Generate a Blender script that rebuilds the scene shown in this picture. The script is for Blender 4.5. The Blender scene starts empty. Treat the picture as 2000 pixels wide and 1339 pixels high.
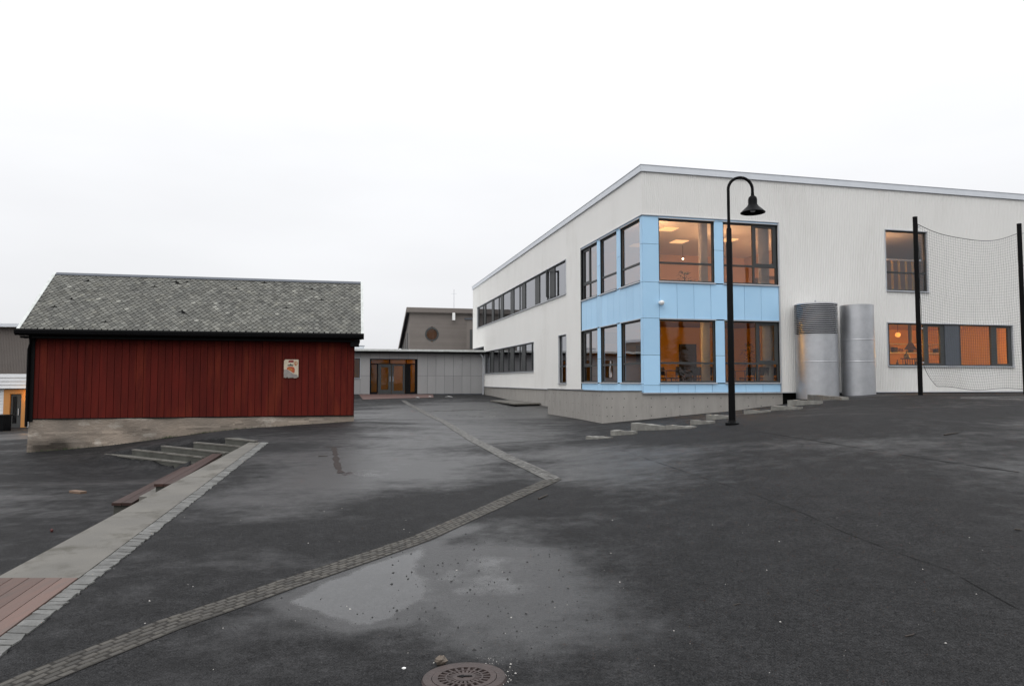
import bpy, math, random
import numpy as np
from mathutils import Vector, Matrix
random.seed(7); np.random.seed(7)
R = math.radians
scene = bpy.context.scene
# ------------------------------------------------------------------ camera
CAMZ = 1.9; F = 1362.0; PITCH = math.atan(73.5 / F)
cam_d = bpy.data.cameras.new('camera'); cam_d.sensor_width = 36.0; cam_d.lens = 36.0 * F / 2000.0
cam_d.clip_start = 0.05; cam_d.clip_end = 3000
cam = bpy.data.objects.new('camera', cam_d); scene.collection.objects.link(cam)
cam.location = (0, 0, CAMZ); cam.rotation_euler = (R(90) + PITCH, 0, 0)
scene.camera = cam
# ------------------------------------------------------------------ overcast sky
SUN_EL, SUN_AZ = 48.0, 205.0
world = bpy.data.worlds.new('World'); scene.world = world; world.use_nodes = True
wn = world.node_tree.nodes; wl = world.node_tree.links; wn.clear()
w_out = wn.new('ShaderNodeOutputWorld'); w_add = wn.new('ShaderNodeAddShader')
sky = wn.new('ShaderNodeTexSky'); sky.sky_type = 'NISHITA'; sky.sun_disc = False
sky.sun_elevation = R(SUN_EL); sky.sun_rotation = R(SUN_AZ); sky.dust_density = 6.0
hsv = wn.new('ShaderNodeHueSaturation'); hsv.inputs['Saturation'].default_value = 0.35
bg1 = wn.new('ShaderNodeBackground'); bg1.inputs['Strength'].default_value = 0.010
wl.new(sky.outputs[0], hsv.inputs['Color']); wl.new(hsv.outputs[0], bg1.inputs['Color'])
# cloud deck: brighter overhead than at the horizon, with soft uneven patches
tc = wn.new('ShaderNodeTexCoord'); sep = wn.new('ShaderNodeSeparateXYZ'); wl.new(tc.outputs['Generated'], sep.inputs[0])
mp = wn.new('ShaderNodeMapping'); mp.inputs['Scale'].default_value = (1.2, 1.2, 4.0); wl.new(tc.outputs['Generated'], mp.inputs[0])
nz = wn.new('ShaderNodeTexNoise'); nz.inputs['Scale'].default_value = 1.6; nz.inputs['Detail'].default_value = 5; wl.new(mp.outputs[0], nz.inputs['Vector'])
def wmath(op, a, b=None, c=None):
    n = wn.new('ShaderNodeMath'); n.operation = op
    for i, v in enumerate((a, b, c)):
        if v is None: continue
        if isinstance(v, (int, float)): n.inputs[i].default_value = v
        else: wl.new(v, n.inputs[i])
    return n.outputs[0]
elev = wmath('MAXIMUM', sep.outputs['Z'], 0.0)
lum = wmath('MULTIPLY_ADD', elev, wmath('MULTIPLY_ADD', elev, 0.75, 0.34), 0.83)
cloud = wmath('MULTIPLY_ADD', nz.outputs['Fac'], 0.22, 0.885)
lum = wmath('MULTIPLY', lum, cloud)
bg2 = wn.new('ShaderNodeBackground'); bg2.inputs['Color'].default_value = (0.965, 0.975, 1.0, 1)
wl.new(lum, bg2.inputs['Strength'])
wl.new(bg1.outputs[0], w_add.inputs[0]); wl.new(bg2.outputs[0], w_add.inputs[1]); wl.new(w_add.outputs[0], w_out.inputs['Surface'])
# ------------------------------------------------------------------ soft sun behind the clouds
sd = bpy.data.lights.new('sun', 'SUN'); sd.energy = 0.85; sd.angle = R(60); sd.color = (1.0, 0.97, 0.93)
so = bpy.data.objects.new('sun', sd); scene.collection.objects.link(so); so.location = (-20, -30, 40)
_az = R(SUN_AZ); _el = R(SUN_EL)
_d = Vector((math.sin(_az) * math.cos(_el), math.cos(_az) * math.cos(_el), math.sin(_el)))
so.rotation_euler = _d.to_track_quat('Z', 'Y').to_euler()
# ------------------------------------------------------------------ exposure
vs = scene.view_settings; vs.view_transform = 'Standard'; vs.look = 'None'; vs.exposure = 0.0; vs.gamma = 1.0; vs.use_curve_mapping = False
# ================================================================== helpers
col = scene.collection
def tag(o, label=None, cat=None, group=None, kind=None):
    if label: o['label'] = label
    if cat: o['category'] = cat
    if group: o['group'] = group
    if kind: o['kind'] = kind
    return o
def empty(name, loc=(0, 0, 0), rz=0.0):
    o = bpy.data.objects.new(name, None); col.objects.link(o); o.location = loc; o.rotation_euler = (0, 0, rz); o.empty_display_size = 0.3
    return o
def place(name, me, parent=None, loc=(0, 0, 0), rot=(0, 0, 0), scale=(1, 1, 1)):
    o = bpy.data.objects.new(name, me); col.objects.link(o); o.location = loc; o.rotation_euler = rot; o.scale = scale
    if parent is not None: o.parent = parent
    return o
class MB:
    def __init__(s): s.v = []; s.f = []; s.t = []
    def poly(s, pts, tone=0.5):
        n = len(s.v); s.v += [tuple(p) for p in pts]; s.f.append(tuple(range(n, n + len(pts)))); s.t.append(tone); return s
    def box(s, x0, x1, y0, y1, z0, z1, tone=0.5):
        n = len(s.v)
        s.v += [(x0, y0, z0), (x1, y0, z0), (x1, y1, z0), (x0, y1, z0), (x0, y0, z1), (x1, y0, z1), (x1, y1, z1), (x0, y1, z1)]
        for q in ((3, 2, 1, 0), (4, 5, 6, 7), (0, 1, 5, 4), (1, 2, 6, 5), (2, 3, 7, 6), (3, 0, 4, 7)):
            s.f.append(tuple(n + i for i in q)); s.t.append(tone)
        return s
    def bev(s, x0, x1, y0, y1, z0, z1, b=0.01, tone=0.5):
        # box with its top edges chamfered
        n = len(s.v)
        s.v += [(x0, y0, z0), (x1, y0, z0), (x1, y1, z0), (x0, y1, z0), (x0, y0, z1 - b), (x1, y0, z1 - b), (x1, y1, z1 - b), (x0, y1, z1 - b),
                (x0 + b, y0 + b, z1), (x1 - b, y0 + b, z1), (x1 - b, y1 - b, z1), (x0 + b, y1 - b, z1)]
        for q in ((3, 2, 1, 0), (0, 1, 5, 4), (1, 2, 6, 5), (2, 3, 7, 6), (3, 0, 4, 7), (4, 5, 9, 8), (5, 6, 10, 9), (6, 7, 11, 10), (7, 4, 8, 11), (8, 9, 10, 11)):
            s.f.append(tuple(n + i for i in q)); s.t.append(tone)
        return s
    def prism(s, pts, z0, z1, tone=0.5):
        # pts: ccw list of (x,y) or (x,y,ztop)
        k = len(pts); n = len(s.v)
        for p in pts: s.v.append((p[0], p[1], z0))
        for p in pts: s.v.append((p[0], p[1], p[2] if len(p) > 2 else z1))
        s.f.append(tuple(n + i for i in reversed(range(k)))); s.t.append(tone)
        s.f.append(tuple(n + k + i for i in range(k))); s.t.append(tone)
        for i in range(k):
            j = (i + 1) % k; s.f.append((n + i, n + j, n + k + j, n + k + i)); s.t.append(tone)
        return s
    def tube(s, path, rad, seg=10, tone=0.5, cap=True):
        path = [Vector(p) for p in path]; n0 = len(s.v); rs = rad if isinstance(rad, (list, tuple)) else [rad] * len(path)
        up = None
        for i, p in enumerate(path):
            a = path[max(i - 1, 0)]; b = path[min(i + 1, len(path) - 1)]; t = (b - a).normalized()
            if up is None:
                up = Vector((0, 0, 1)) if abs(t.z) < 0.9 else Vector((0, 1, 0))
            x = t.cross(up)
            if x.length < 1e-6: x = t.orthogonal()
            x.normalize(); y = x.cross(t).normalized(); up = y
            for k in range(seg):
                an = 2 * math.pi * k / seg; q = p + (x * math.cos(an) + y * math.sin(an)) * rs[i]; s.v.append(tuple(q))
        for i in range(len(path) - 1):
            for k in range(seg):
                k2 = (k + 1) % seg; s.f.append((n0 + i * seg + k, n0 + i * seg + k2, n0 + (i + 1) * seg + k2, n0 + (i + 1) * seg + k)); s.t.append(tone)
        if cap:
            s.f.append(tuple(n0 + k for k in reversed(range(seg)))); s.t.append(tone)
            e = n0 + (len(path) - 1) * seg; s.f.append(tuple(e + k for k in range(seg))); s.t.append(tone)
        return s
    def lathe(s, prof, seg=32, c=(0, 0, 0), tone=0.5):
        n0 = len(s.v)
        for (r, z) in prof:
            for k in range(seg):
                an = 2 * math.pi * k / seg; s.v.append((c[0] + r * math.cos(an), c[1] + r * math.sin(an), c[2] + z))
        for i in range(len(prof) - 1):
            for k in range(seg):
                k2 = (k + 1) % seg; s.f.append((n0 + i * seg + k, n0 + i * seg + k2, n0 + (i + 1) * seg + k2, n0 + (i + 1) * seg + k)); s.t.append(tone)
        return s
    def mesh(s, name, mat, smooth=False):
        me = bpy.data.meshes.new(name); me.from_pydata(s.v, [], s.f)
        a = me.attributes.new('tone', 'FLOAT', 'FACE'); a.data.foreach_set('value', np.array(s.t, dtype=np.float32))
        me.materials.append(mat)
        if smooth:
            me.polygons.foreach_set('use_smooth', [True] * len(me.polygons))
            try: me.set_sharp_from_angle(angle=R(40))
            except Exception: pass
        me.update(); return me
    def build(s, name, mat, parent=None, loc=(0, 0, 0), rot=(0, 0, 0), smooth=False):
        return place(name, s.mesh(name, mat, smooth), parent, loc, rot)

# ------------------------------------------------------------------ materials
def mat(name, c1, c2=None, nscale=3.0, rough=0.6, r2=None, bump=0.0, bscale=60.0, metallic=0.0, tonevar=0.0, spec=0.5, stretch=(1, 1, 1), detail=6.0, coat=0.0, dirt=None, dscale=0.8, dlo=0.55, dhi=0.75):
    m = bpy.data.materials.new(name); m.use_nodes = True; nt = m.node_tree; N = nt.nodes; L = nt.links
    b = N['Principled BSDF']; b.inputs['Roughness'].default_value = rough; b.inputs['Metallic'].default_value = metallic
    b.inputs['Specular IOR Level'].default_value = spec; b.inputs['Coat Weight'].default_value = coat
    geo = N.new('ShaderNodeNewGeometry'); mpn = N.new('ShaderNodeMapping'); mpn.inputs['Scale'].default_value = stretch; L.new(geo.outputs['Position'], mpn.inputs[0])
    nz = N.new('ShaderNodeTexNoise'); nz.inputs['Scale'].default_value = nscale; nz.inputs['Detail'].default_value = detail; nz.inputs['Roughness'].default_value = 0.6; L.new(mpn.outputs[0], nz.inputs['Vector'])
    ramp = N.new('ShaderNodeMapRange'); ramp.inputs[1].default_value = 0.3; ramp.inputs[2].default_value = 0.7; L.new(nz.outputs['Fac'], ramp.inputs[0])
    mx = N.new('ShaderNodeMix'); mx.data_type = 'RGBA'; mx.inputs['A'].default_value = (*c1, 1); mx.inputs['B'].default_value = (*(c2 or c1), 1); L.new(ramp.outputs[0], mx.inputs['Factor'])
    colr = mx.outputs['Result']
    if dirt:
        n2 = N.new('ShaderNodeTexNoise'); n2.inputs['Scale'].default_value = dscale; n2.inputs['Detail'].default_value = 8; n2.inputs['Roughness'].default_value = 0.7; L.new(mpn.outputs[0], n2.inputs['Vector'])
        r_ = N.new('ShaderNodeMapRange'); r_.inputs[1].default_value = dlo; r_.inputs[2].default_value = dhi; L.new(n2.outputs['Fac'], r_.inputs[0])
        m2 = N.new('ShaderNodeMix'); m2.data_type = 'RGBA'; m2.inputs['B'].default_value = (*dirt, 1); L.new(r_.outputs[0], m2.inputs['Factor']); L.new(colr, m2.inputs['A']); colr = m2.outputs['Result']
    if tonevar:
        at = N.new('ShaderNodeAttribute'); at.attribute_name = 'tone'
        ma = N.new('ShaderNodeMath'); ma.operation = 'MULTIPLY_ADD'; ma.inputs[1].default_value = 2 * tonevar; ma.inputs[2].default_value = 1 - tonevar; L.new(at.outputs['Fac'], ma.inputs[0])
        vm = N.new('ShaderNodeVectorMath'); vm.operation = 'SCALE'; L.new(colr, vm.inputs[0]); L.new(ma.outputs[0], vm.inputs['Scale']); colr = vm.outputs[0]
    L.new(colr, b.inputs['Base Color'])
    if r2 is not None:
        rr = N.new('ShaderNodeMapRange'); rr.inputs[3].default_value = rough; rr.inputs[4].default_value = r2; L.new(ramp.outputs[0], rr.inputs[0]); L.new(rr.outputs[0], b.inputs['Roughness'])
    if bump:
        nb = N.new('ShaderNodeTexNoise'); nb.inputs['Scale'].default_value = bscale; nb.inputs['Detail'].default_value = 4; L.new(mpn.outputs[0], nb.inputs['Vector'])
        bp = N.new('ShaderNodeBump'); bp.inputs['Strength'].default_value = bump; bp.inputs['Distance'].default_value = 0.02; L.new(nb.outputs['Fac'], bp.inputs['Height']); L.new(bp.outputs[0], b.inputs['Normal'])
    return m
def emit(name, c, strength):
    m = bpy.data.materials.new(name); m.use_nodes = True; b = m.node_tree.nodes['Principled BSDF']
    b.inputs['Base Color'].default_value = (*c, 1); b.inputs['Emission Color'].default_value = (*c, 1); b.inputs['Emission Strength'].default_value = strength
    return m
def glass(name, tint=(0.8, 0.82, 0.82), ior=1.75):
    m = bpy.data.materials.new(name); m.use_nodes = True; nt = m.node_tree; N = nt.nodes; L = nt.links; N.clear()
    o = N.new('ShaderNodeOutputMaterial'); t = N.new('ShaderNodeBsdfTransparent'); t.inputs[0].default_value = (*tint, 1)
    g = N.new('ShaderNodeBsdfGlossy'); g.inputs['Roughness'].default_value = 0.01; g.inputs['Color'].default_value = (0.95, 0.96, 1, 1)
    fr = N.new('ShaderNodeFresnel'); fr.inputs['IOR'].default_value = ior; mx = N.new('ShaderNodeMixShader')
    geo = N.new('ShaderNodeNewGeometry'); nz = N.new('ShaderNodeTexNoise'); nz.inputs['Scale'].default_value = 0.9; nz.inputs['Detail'].default_value = 1; L.new(geo.outputs['Position'], nz.inputs['Vector'])
    bp = N.new('ShaderNodeBump'); bp.inputs['Strength'].default_value = 0.06; bp.inputs['Distance'].default_value = 0.05; L.new(nz.outputs['Fac'], bp.inputs['Height']); L.new(bp.outputs[0], g.inputs['Normal'])
    L.new(fr.outputs[0], mx.inputs[0]); L.new(t.outputs[0], mx.inputs[1]); L.new(g.outputs[0], mx.inputs[2]); L.new(mx.outputs[0], o.inputs[0])
    return m
M = {}
M['clad'] = mat('white_cladding', (0.745, 0.74, 0.72), (0.715, 0.71, 0.69), 0.9, 0.5, bump=0.02, bscale=7, dirt=(0.665, 0.655, 0.63), dscale=0.45, stretch=(1, 1, 0.35))
M['alu'] = mat('light_aluminium', (0.50, 0.52, 0.55), (0.44, 0.46, 0.49), 3, 0.45, metallic=0.3)
M['fascia'] = mat('pale_fascia_metal', (0.66, 0.69, 0.73), (0.60, 0.63, 0.67), 1.5, 0.5, metallic=0.15)
M['frame'] = mat('grey_window_frame', (0.052, 0.055, 0.055), (0.042, 0.045, 0.046), 5, 0.5, spec=0.3)
M['blue'] = mat('pale_blue_panel', (0.40, 0.64, 0.86), (0.37, 0.61, 0.84), 1.5, 0.42, tonevar=0.05)
M['concrete'] = mat('board_marked_concrete', (0.33, 0.315, 0.293), (0.275, 0.262, 0.244), 1.6, 0.85, bump=0.25, bscale=45, stretch=(2.5, 2.5, 0.7), dirt=(0.225, 0.214, 0.198), dscale=1.2, spec=0.3)
M['walk'] = mat('worn_concrete', (0.160, 0.152, 0.136), (0.112, 0.107, 0.096), 1.4, 0.8, r2=0.6, bump=0.3, bscale=70, spec=0.3, dirt=(0.07, 0.065, 0.052), dscale=1.9, dlo=0.50, dhi=0.68)
M['step'] = mat('damp_step_concrete', (0.085, 0.085, 0.075), (0.05, 0.05, 0.044), 2.5, 0.75, bump=0.2, bscale=50, spec=0.2)
M['red'] = mat('barn_red_paint', (0.108, 0.0112, 0.0072), (0.070, 0.0085, 0.006), 1.2, 0.8, bump=0.3, bscale=25, tonevar=0.12, stretch=(5, 5, 0.6), spec=0.15, dirt=(0.165, 0.028, 0.012), dscale=0.4, dlo=0.52, dhi=0.78)
M['tar'] = mat('black_tarred_wood', (0.004, 0.004, 0.0045), (0.0025, 0.0025, 0.0025), 4, 0.7, bump=0.1, spec=0.15)
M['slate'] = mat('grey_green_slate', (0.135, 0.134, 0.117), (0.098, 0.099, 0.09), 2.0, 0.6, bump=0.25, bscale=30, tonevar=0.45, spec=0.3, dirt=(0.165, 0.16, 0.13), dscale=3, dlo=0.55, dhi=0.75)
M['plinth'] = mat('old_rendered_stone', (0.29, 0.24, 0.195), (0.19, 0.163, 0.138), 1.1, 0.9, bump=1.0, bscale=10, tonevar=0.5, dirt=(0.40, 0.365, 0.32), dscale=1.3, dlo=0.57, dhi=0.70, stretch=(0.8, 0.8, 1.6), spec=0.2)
M['whitepaint'] = mat('weathered_white_paint', (0.62, 0.64, 0.63), (0.42, 0.44, 0.42), 5, 0.6, bump=0.1)
M['zinc'] = mat('dull_lead', (0.09, 0.10, 0.12), (0.07, 0.08, 0.095), 4, 0.5, metallic=0.3)
M['black'] = mat('black_painted_metal', (0.0025, 0.0025, 0.003), (0.0035, 0.0035, 0.004), 8, 0.5, spec=0.09)
M['galv'] = mat('galvanised_steel', (0.54, 0.55, 0.57), (0.44, 0.45, 0.47), 2.2, 0.38, r2=0.48, metallic=0.85, bump=0.06, bscale=14, dirt=(0.44, 0.45, 0.47), dscale=2)
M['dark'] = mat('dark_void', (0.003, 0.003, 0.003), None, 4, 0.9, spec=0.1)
M['plank'] = mat('weathered_red_plank', (0.130, 0.080, 0.066), (0.105, 0.073, 0.063), 2.0, 0.65, bump=0.3, bscale=30, tonevar=0.28, spec=0.3, stretch=(6, 0.8, 1), dirt=(0.085, 0.073, 0.064), dscale=1.2)
M['bench'] = mat('oiled_brown_plank', (0.046, 0.022, 0.017), (0.030, 0.016, 0.013), 2.0, 0.5, bump=0.3, bscale=30, tonevar=0.3, stretch=(6, 0.8, 1), spec=0.3)
M['sett'] = mat('grey_granite_sett', (0.17, 0.17, 0.164), (0.10, 0.10, 0.096), 7, 0.75, bump=0.7, bscale=45, tonevar=0.18, spec=0.3)
M['cobble'] = mat('grey_brown_cobble', (0.064, 0.059, 0.050), (0.043, 0.040, 0.036), 7, 0.62, bump=0.5, bscale=70, tonevar=0.35, spec=0.3)
M['cobble2'] = mat('clean_grey_cobble', (0.175, 0.172, 0.163), (0.125, 0.123, 0.117), 7, 0.7, bump=0.4, bscale=70, tonevar=0.3, spec=0.3)
M['grout'] = mat('sandy_joint', (0.03, 0.028, 0.025), (0.022, 0.02, 0.018), 20, 0.85, bump=0.3, spec=0.2)
M['kerb'] = mat('rough_kerb_granite', (0.24, 0.235, 0.215), (0.14, 0.137, 0.125), 5, 0.8, bump=0.7, bscale=20, spec=0.3)
M['iron'] = mat('rusty_cast_iron', (0.075, 0.056, 0.052), (0.05, 0.04, 0.038), 12, 0.55, bump=0.4, bscale=60, metallic=0.2, spec=0.3)
M['seam'] = mat('dark_asphalt_joint', (0.010, 0.010, 0.010), (0.016, 0.016, 0.016), 9, 0.9, spec=0.1)
M['seam2'] = mat('pale_asphalt_joint', (0.085, 0.083, 0.08), (0.06, 0.06, 0.058), 9, 0.8)
M['crack'] = mat('reddish_crack', (0.016, 0.011, 0.010), (0.03, 0.02, 0.017), 12, 0.7, spec=0.2)
M['paint'] = mat('worn_white_line', (0.42, 0.42, 0.41), (0.25, 0.25, 0.25), 8, 0.7)
M['greyclad'] = mat('taupe_cladding', (0.165, 0.145, 0.133), (0.15, 0.132, 0.12), 1.5, 0.65, tonevar=0.08, spec=0.3)
M['whiteboard'] = mat('white_weatherboard', (0.66, 0.67, 0.68), (0.6, 0.61, 0.62), 2, 0.6)
M['fibre'] = mat('grey_fibre_panel', (0.31, 0.31, 0.312), (0.28, 0.28, 0.282), 2, 0.6, tonevar=0.05, stretch=(1, 1, 0.3))
M['orange_paint'] = mat('orange_door_surround', (0.48, 0.215, 0.055), (0.42, 0.19, 0.05), 4, 0.6)
M['brick'] = mat('brown_brick_paving', (0.115, 0.062, 0.052), (0.085, 0.05, 0.045), 6, 0.6)
M['glass'] = glass('window_glass'); M['glass_side'] = glass('sky_glazing', (0.17, 0.18, 0.19), 5.0); M['glass_dim'] = glass('dim_glazing', (0.8, 0.8, 0.78), 1.5)
M['room'] = mat('warm_room_paint', (0.66, 0.44, 0.28), (0.62, 0.41, 0.26), 1, 0.8)
M['room2'] = mat('ochre_room_paint', (0.68, 0.40, 0.07), (0.62, 0.36, 0.06), 1, 0.8)
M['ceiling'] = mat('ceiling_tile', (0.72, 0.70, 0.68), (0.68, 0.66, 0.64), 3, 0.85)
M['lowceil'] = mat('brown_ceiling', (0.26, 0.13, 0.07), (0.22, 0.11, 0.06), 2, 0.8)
M['roundback'] = mat('orange_brown_board', (0.34, 0.16, 0.08), (0.26, 0.12, 0.06), 2, 0.8, stretch=(3, 3, 0.5))
M['dimroom'] = mat('grey_room_paint', (0.22, 0.22, 0.21), (0.18, 0.18, 0.17), 1, 0.85)
M['floor'] = mat('brown_lino', (0.16, 0.10, 0.07), (0.13, 0.085, 0.06), 3, 0.5)
M['furn'] = mat('dark_furniture', (0.03, 0.022, 0.02), (0.022, 0.017, 0.015), 5, 0.5)
M['tabletop'] = mat('table_laminate', (0.20, 0.13, 0.10), (0.17, 0.11, 0.085), 5, 0.4)
M['curtain'] = mat('grey_curtain', (0.55, 0.54, 0.53), (0.48, 0.47, 0.46), 6, 0.9)
M['leaf'] = mat('leaf_green', (0.045, 0.075, 0.025), (0.03, 0.055, 0.02), 6, 0.55, tonevar=0.4)
M['conifer'] = mat('conifer_green', (0.022, 0.034, 0.016), (0.012, 0.02, 0.010), 2, 0.8, tonevar=0.4)
M['bulb'] = emit('warm_globe', (1.0, 0.52, 0.24), 125.0)
M['bulb_low'] = emit('orange_globe', (1.0, 0.47, 0.05), 140.0)
M['panel_light'] = emit('ceiling_light_panel', (1.0, 0.60, 0.27), 1.0)
M['spot'] = emit('small_warm_lamp', (1.0, 0.7, 0.4), 8.0); M['shade'] = emit('orange_lampshade', (1.0, 0.52, 0.12), 0.85)
M['stick'] = mat('wet_twig', (0.03, 0.022, 0.016), None, 10, 0.6)
M['offcut'] = mat('brown_wood', (0.16, 0.10, 0.065), (0.11, 0.07, 0.045), 9, 0.6, bump=0.3)
M['rock'] = mat('brown_stone', (0.14, 0.11, 0.085), (0.09, 0.075, 0.06), 18, 0.7, bump=0.6, bscale=50)
M['redball'] = mat('dull_red', (0.07, 0.012, 0.010), None, 9, 0.6)
M['grit_dark'] = mat('dark_grit', (0.012, 0.012, 0.012), None, 9, 0.6)
M['grit_light'] = mat('pale_grit', (0.5, 0.48, 0.45), (0.3, 0.29, 0.27), 30, 0.6)
M['cream'] = mat('cream_sign_paint', (0.60, 0.52, 0.40), (0.5, 0.43, 0.33), 8, 0.6)
M['signgrey'] = mat('bare_grey_board', (0.30, 0.27, 0.25), (0.22, 0.2, 0.19), 10, 0.7)
M['signorange'] = mat('orange_red_paint', (0.42, 0.085, 0.02), (0.36, 0.05, 0.015), 25, 0.6)
M['signred'] = mat('dark_red_paint', (0.22, 0.02, 0.018), None, 10, 0.6)
M['signgreen'] = mat('dull_green_paint', (0.06, 0.085, 0.07), None, 10, 0.6)
M['signyellow'] = mat('ochre_paint', (0.42, 0.19, 0.035), None, 10, 0.6)
M['net'] = mat('grey_net_cord', (0.06, 0.065, 0.065), None, 5, 0.8)
M['white'] = mat('white_plastic', (0.75, 0.75, 0.74), None, 5, 0.35)
M['panelgrey'] = mat('slate_blue_panel', (0.075, 0.085, 0.105), (0.065, 0.075, 0.09), 5, 0.5)
M['terracotta'] = mat('brown_pot', (0.09, 0.05, 0.035), None, 6, 0.7)
M['soil'] = mat('mossy_soil', (0.03, 0.028, 0.018), (0.03, 0.04, 0.015), 12, 0.9)

def asphalt():
    m = bpy.data.materials.new('wet_asphalt'); m.use_nodes = True; nt = m.node_tree; N = nt.nodes; L = nt.links; b = N['Principled BSDF']
    geo = N.new('ShaderNodeNewGeometry')
    def noise(sc, det, ro=0.6, st=(1, 1, 1)):
        mp_ = N.new('ShaderNodeMapping'); mp_.inputs['Scale'].default_value = st; L.new(geo.outputs['Position'], mp_.inputs[0])
        n = N.new('ShaderNodeTexNoise'); n.inputs['Scale'].default_value = sc; n.inputs['Detail'].default_value = det; n.inputs['Roughness'].default_value = ro; L.new(mp_.outputs[0], n.inputs['Vector']); return n.outputs['Fac']
    def mr(x, a, b_, c, d):
        r = N.new('ShaderNodeMapRange'); r.interpolation_type = 'SMOOTHSTEP'
        for i, v in zip((1, 2, 3, 4), (a, b_, c, d)): r.inputs[i].default_value = v
        L.new(x, r.inputs[0]); return r.outputs[0]
    def ma(op, x, y, z=None):
        n = N.new('ShaderNodeMath'); n.operation = op
        for i, v in enumerate((x, y, z)):
            if v is None: continue
            if isinstance(v, (int, float)): n.inputs[i].default_value = v
            else: L.new(v, n.inputs[i])
        return n.outputs[0]
    at = N.new('ShaderNodeAttribute'); at.attribute_name = 'wet'
    n1 = noise(0.45, 8, 0.64, (0.6, 1.2, 1)); n2 = noise(3.2, 5, 0.65); fine = noise(95, 3, 0.7); mid = noise(24, 4, 0.7)
    w = ma('ADD', at.outputs['Fac'], ma('MULTIPLY_ADD', n1, 1.25, -0.62)); w = ma('ADD', w, ma('MULTIPLY_ADD', n2, 0.5, -0.25))
    damp = mr(w, 0.10, 0.70, 0, 1); pool = mr(w, 0.84, 1.14, 0, 1)
    agg = ma('MULTIPLY_ADD', mr(fine, 0.44, 0.62, 0, 1), 0.70, ma('MULTIPLY', mr(mid, 0.35, 0.68, 0, 1), 0.40))
    mx = N.new('ShaderNodeMix'); mx.data_type = 'RGBA'; mx.inputs['A'].default_value = (0.004, 0.0041, 0.0045, 1); mx.inputs['B'].default_value = (0.040, 0.0397, 0.0410, 1); L.new(agg, mx.inputs['Factor'])
    m2 = N.new('ShaderNodeMix'); m2.data_type = 'RGBA'; m2.blend_type = 'MULTIPLY'; m2.inputs['Factor'].default_value = 1.0; L.new(mx.outputs['Result'], m2.inputs['A'])
    cv = N.new('ShaderNodeCombineColor'); v = mr(n2, 0.25, 0.75, 0.72, 1.2); 
    for k in range(3): L.new(v, cv.inputs[k])
    L.new(cv.outputs[0], m2.inputs['B']); L.new(m2.outputs['Result'], b.inputs['Base Color'])
    ro = ma('MULTIPLY_ADD', damp, -0.30, 0.68); ro = ma('MULTIPLY_ADD', mid, 0.14, ma('SUBTRACT', ro, 0.07))
    inv = ma('SUBTRACT', 1.0, pool); ro = ma('ADD', ma('MULTIPLY', ro, inv), ma('MULTIPLY', pool, 0.07)); L.new(ro, b.inputs['Roughness'])
    L.new(ma('MULTIPLY_ADD', damp, 0.40, 0.10), b.inputs['Specular IOR Level'])
    h = ma('ADD', ma('MULTIPLY', fine, 0.6), ma('MULTIPLY', mid, 0.8)); bp = N.new('ShaderNodeBump'); bp.inputs['Distance'].default_value = 0.014
    L.new(ma('MULTIPLY', ma('MULTIPLY_ADD', damp, -0.35, 0.75), inv), bp.inputs['Strength']); L.new(h, bp.inputs['Height']); L.new(bp.outputs[0], b.inputs['Normal'])
    return m
M['asphalt'] = asphalt()

# ------------------------------------------------------------------ photo pixels -> directions -> points on known planes
CP, SP = math.cos(PITCH), math.sin(PITCH)
def ray(px, py):
    dx = (px - 1000) / F; dy = (669.5 - py) / F; y = CP - dy * SP
    return dx / y, (SP + dy * CP) / y
def P(px, py, rel):
    rx, rz = ray(px, py); Y = rel / rz
    return Vector((rx * Y, Y, rel + CAMZ))
def Pd(px, py, Y):
    rx, rz = ray(px, py); return Vector((rx * Y, Y, rz * Y + CAMZ))

# ================================================================== terrain
def tps_fit(pts):
    A = np.array([(p[0], p[1]) for p in pts]); z = np.array([p[2] for p in pts]); n = len(A)
    d = np.sqrt(((A[:, None] - A[None]) ** 2).sum(-1)); K = d + 0.0
    Mx = np.zeros((n + 3, n + 3)); Mx[:n, :n] = K; Mx[:n, n] = 1; Mx[:n, n + 1:] = A; Mx[n, :n] = 1; Mx[n + 1:, :n] = A.T
    return A, np.linalg.solve(Mx, np.concatenate([z, np.zeros(3)]))
def tps_eval(fit, X, Y):
    A, w = fit; sh = np.shape(X); X = np.ravel(X); Y = np.ravel(Y); n = len(A)
    d = np.sqrt((X[:, None] - A[None, :, 0]) ** 2 + (Y[:, None] - A[None, :, 1]) ** 2)
    return (d @ w[:n] + w[n] + w[n + 1] * X + w[n + 2] * Y).reshape(sh)
PHI = R(13.6); CX, CY = 4.68, 24.8
U = (math.cos(PHI), math.sin(PHI)); V = (-math.sin(PHI), math.cos(PHI))
def bw(a, b): return (CX + a * U[0] + b * V[0], CY + a * U[1] + b * V[1])
def on_plane(px, py, ox, oy, ux, uy):
    rx, rz = ray(px, py); s = (rx * oy - ox) / (ux - rx * uy); t = oy + s * uy
    return s, rz * t + CAMZ
def RF(px, py): return on_plane(px, py, CX, CY, U[0], U[1])
def LF(px, py): return on_plane(px, py, CX, CY, V[0], V[1])
BPHI = R(13.0); BX, BY = -15.3, 22.24
def barn(a, b): return (BX + a * math.cos(BPHI) - b * math.sin(BPHI), BY + a * math.sin(BPHI) + b * math.cos(BPHI))
shared = [P(205, 886, -2.14), P(258, 877, -1.98), P(315, 870, -1.82), P(378, 863, -1.66), P(440, 855, -1.5)]
for px_, py_ in ((62, 882), (180, 872), (300, 858), (525, 834), (690, 822)):
    a_, z_ = on_plane(px_, py_, BX, BY, math.cos(BPHI), math.sin(BPHI)); x, y = barn(a_, -.06); shared.append(Vector((x, y, z_)))
def W(x, y, r): return Vector((x, y, r + CAMZ))
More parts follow.
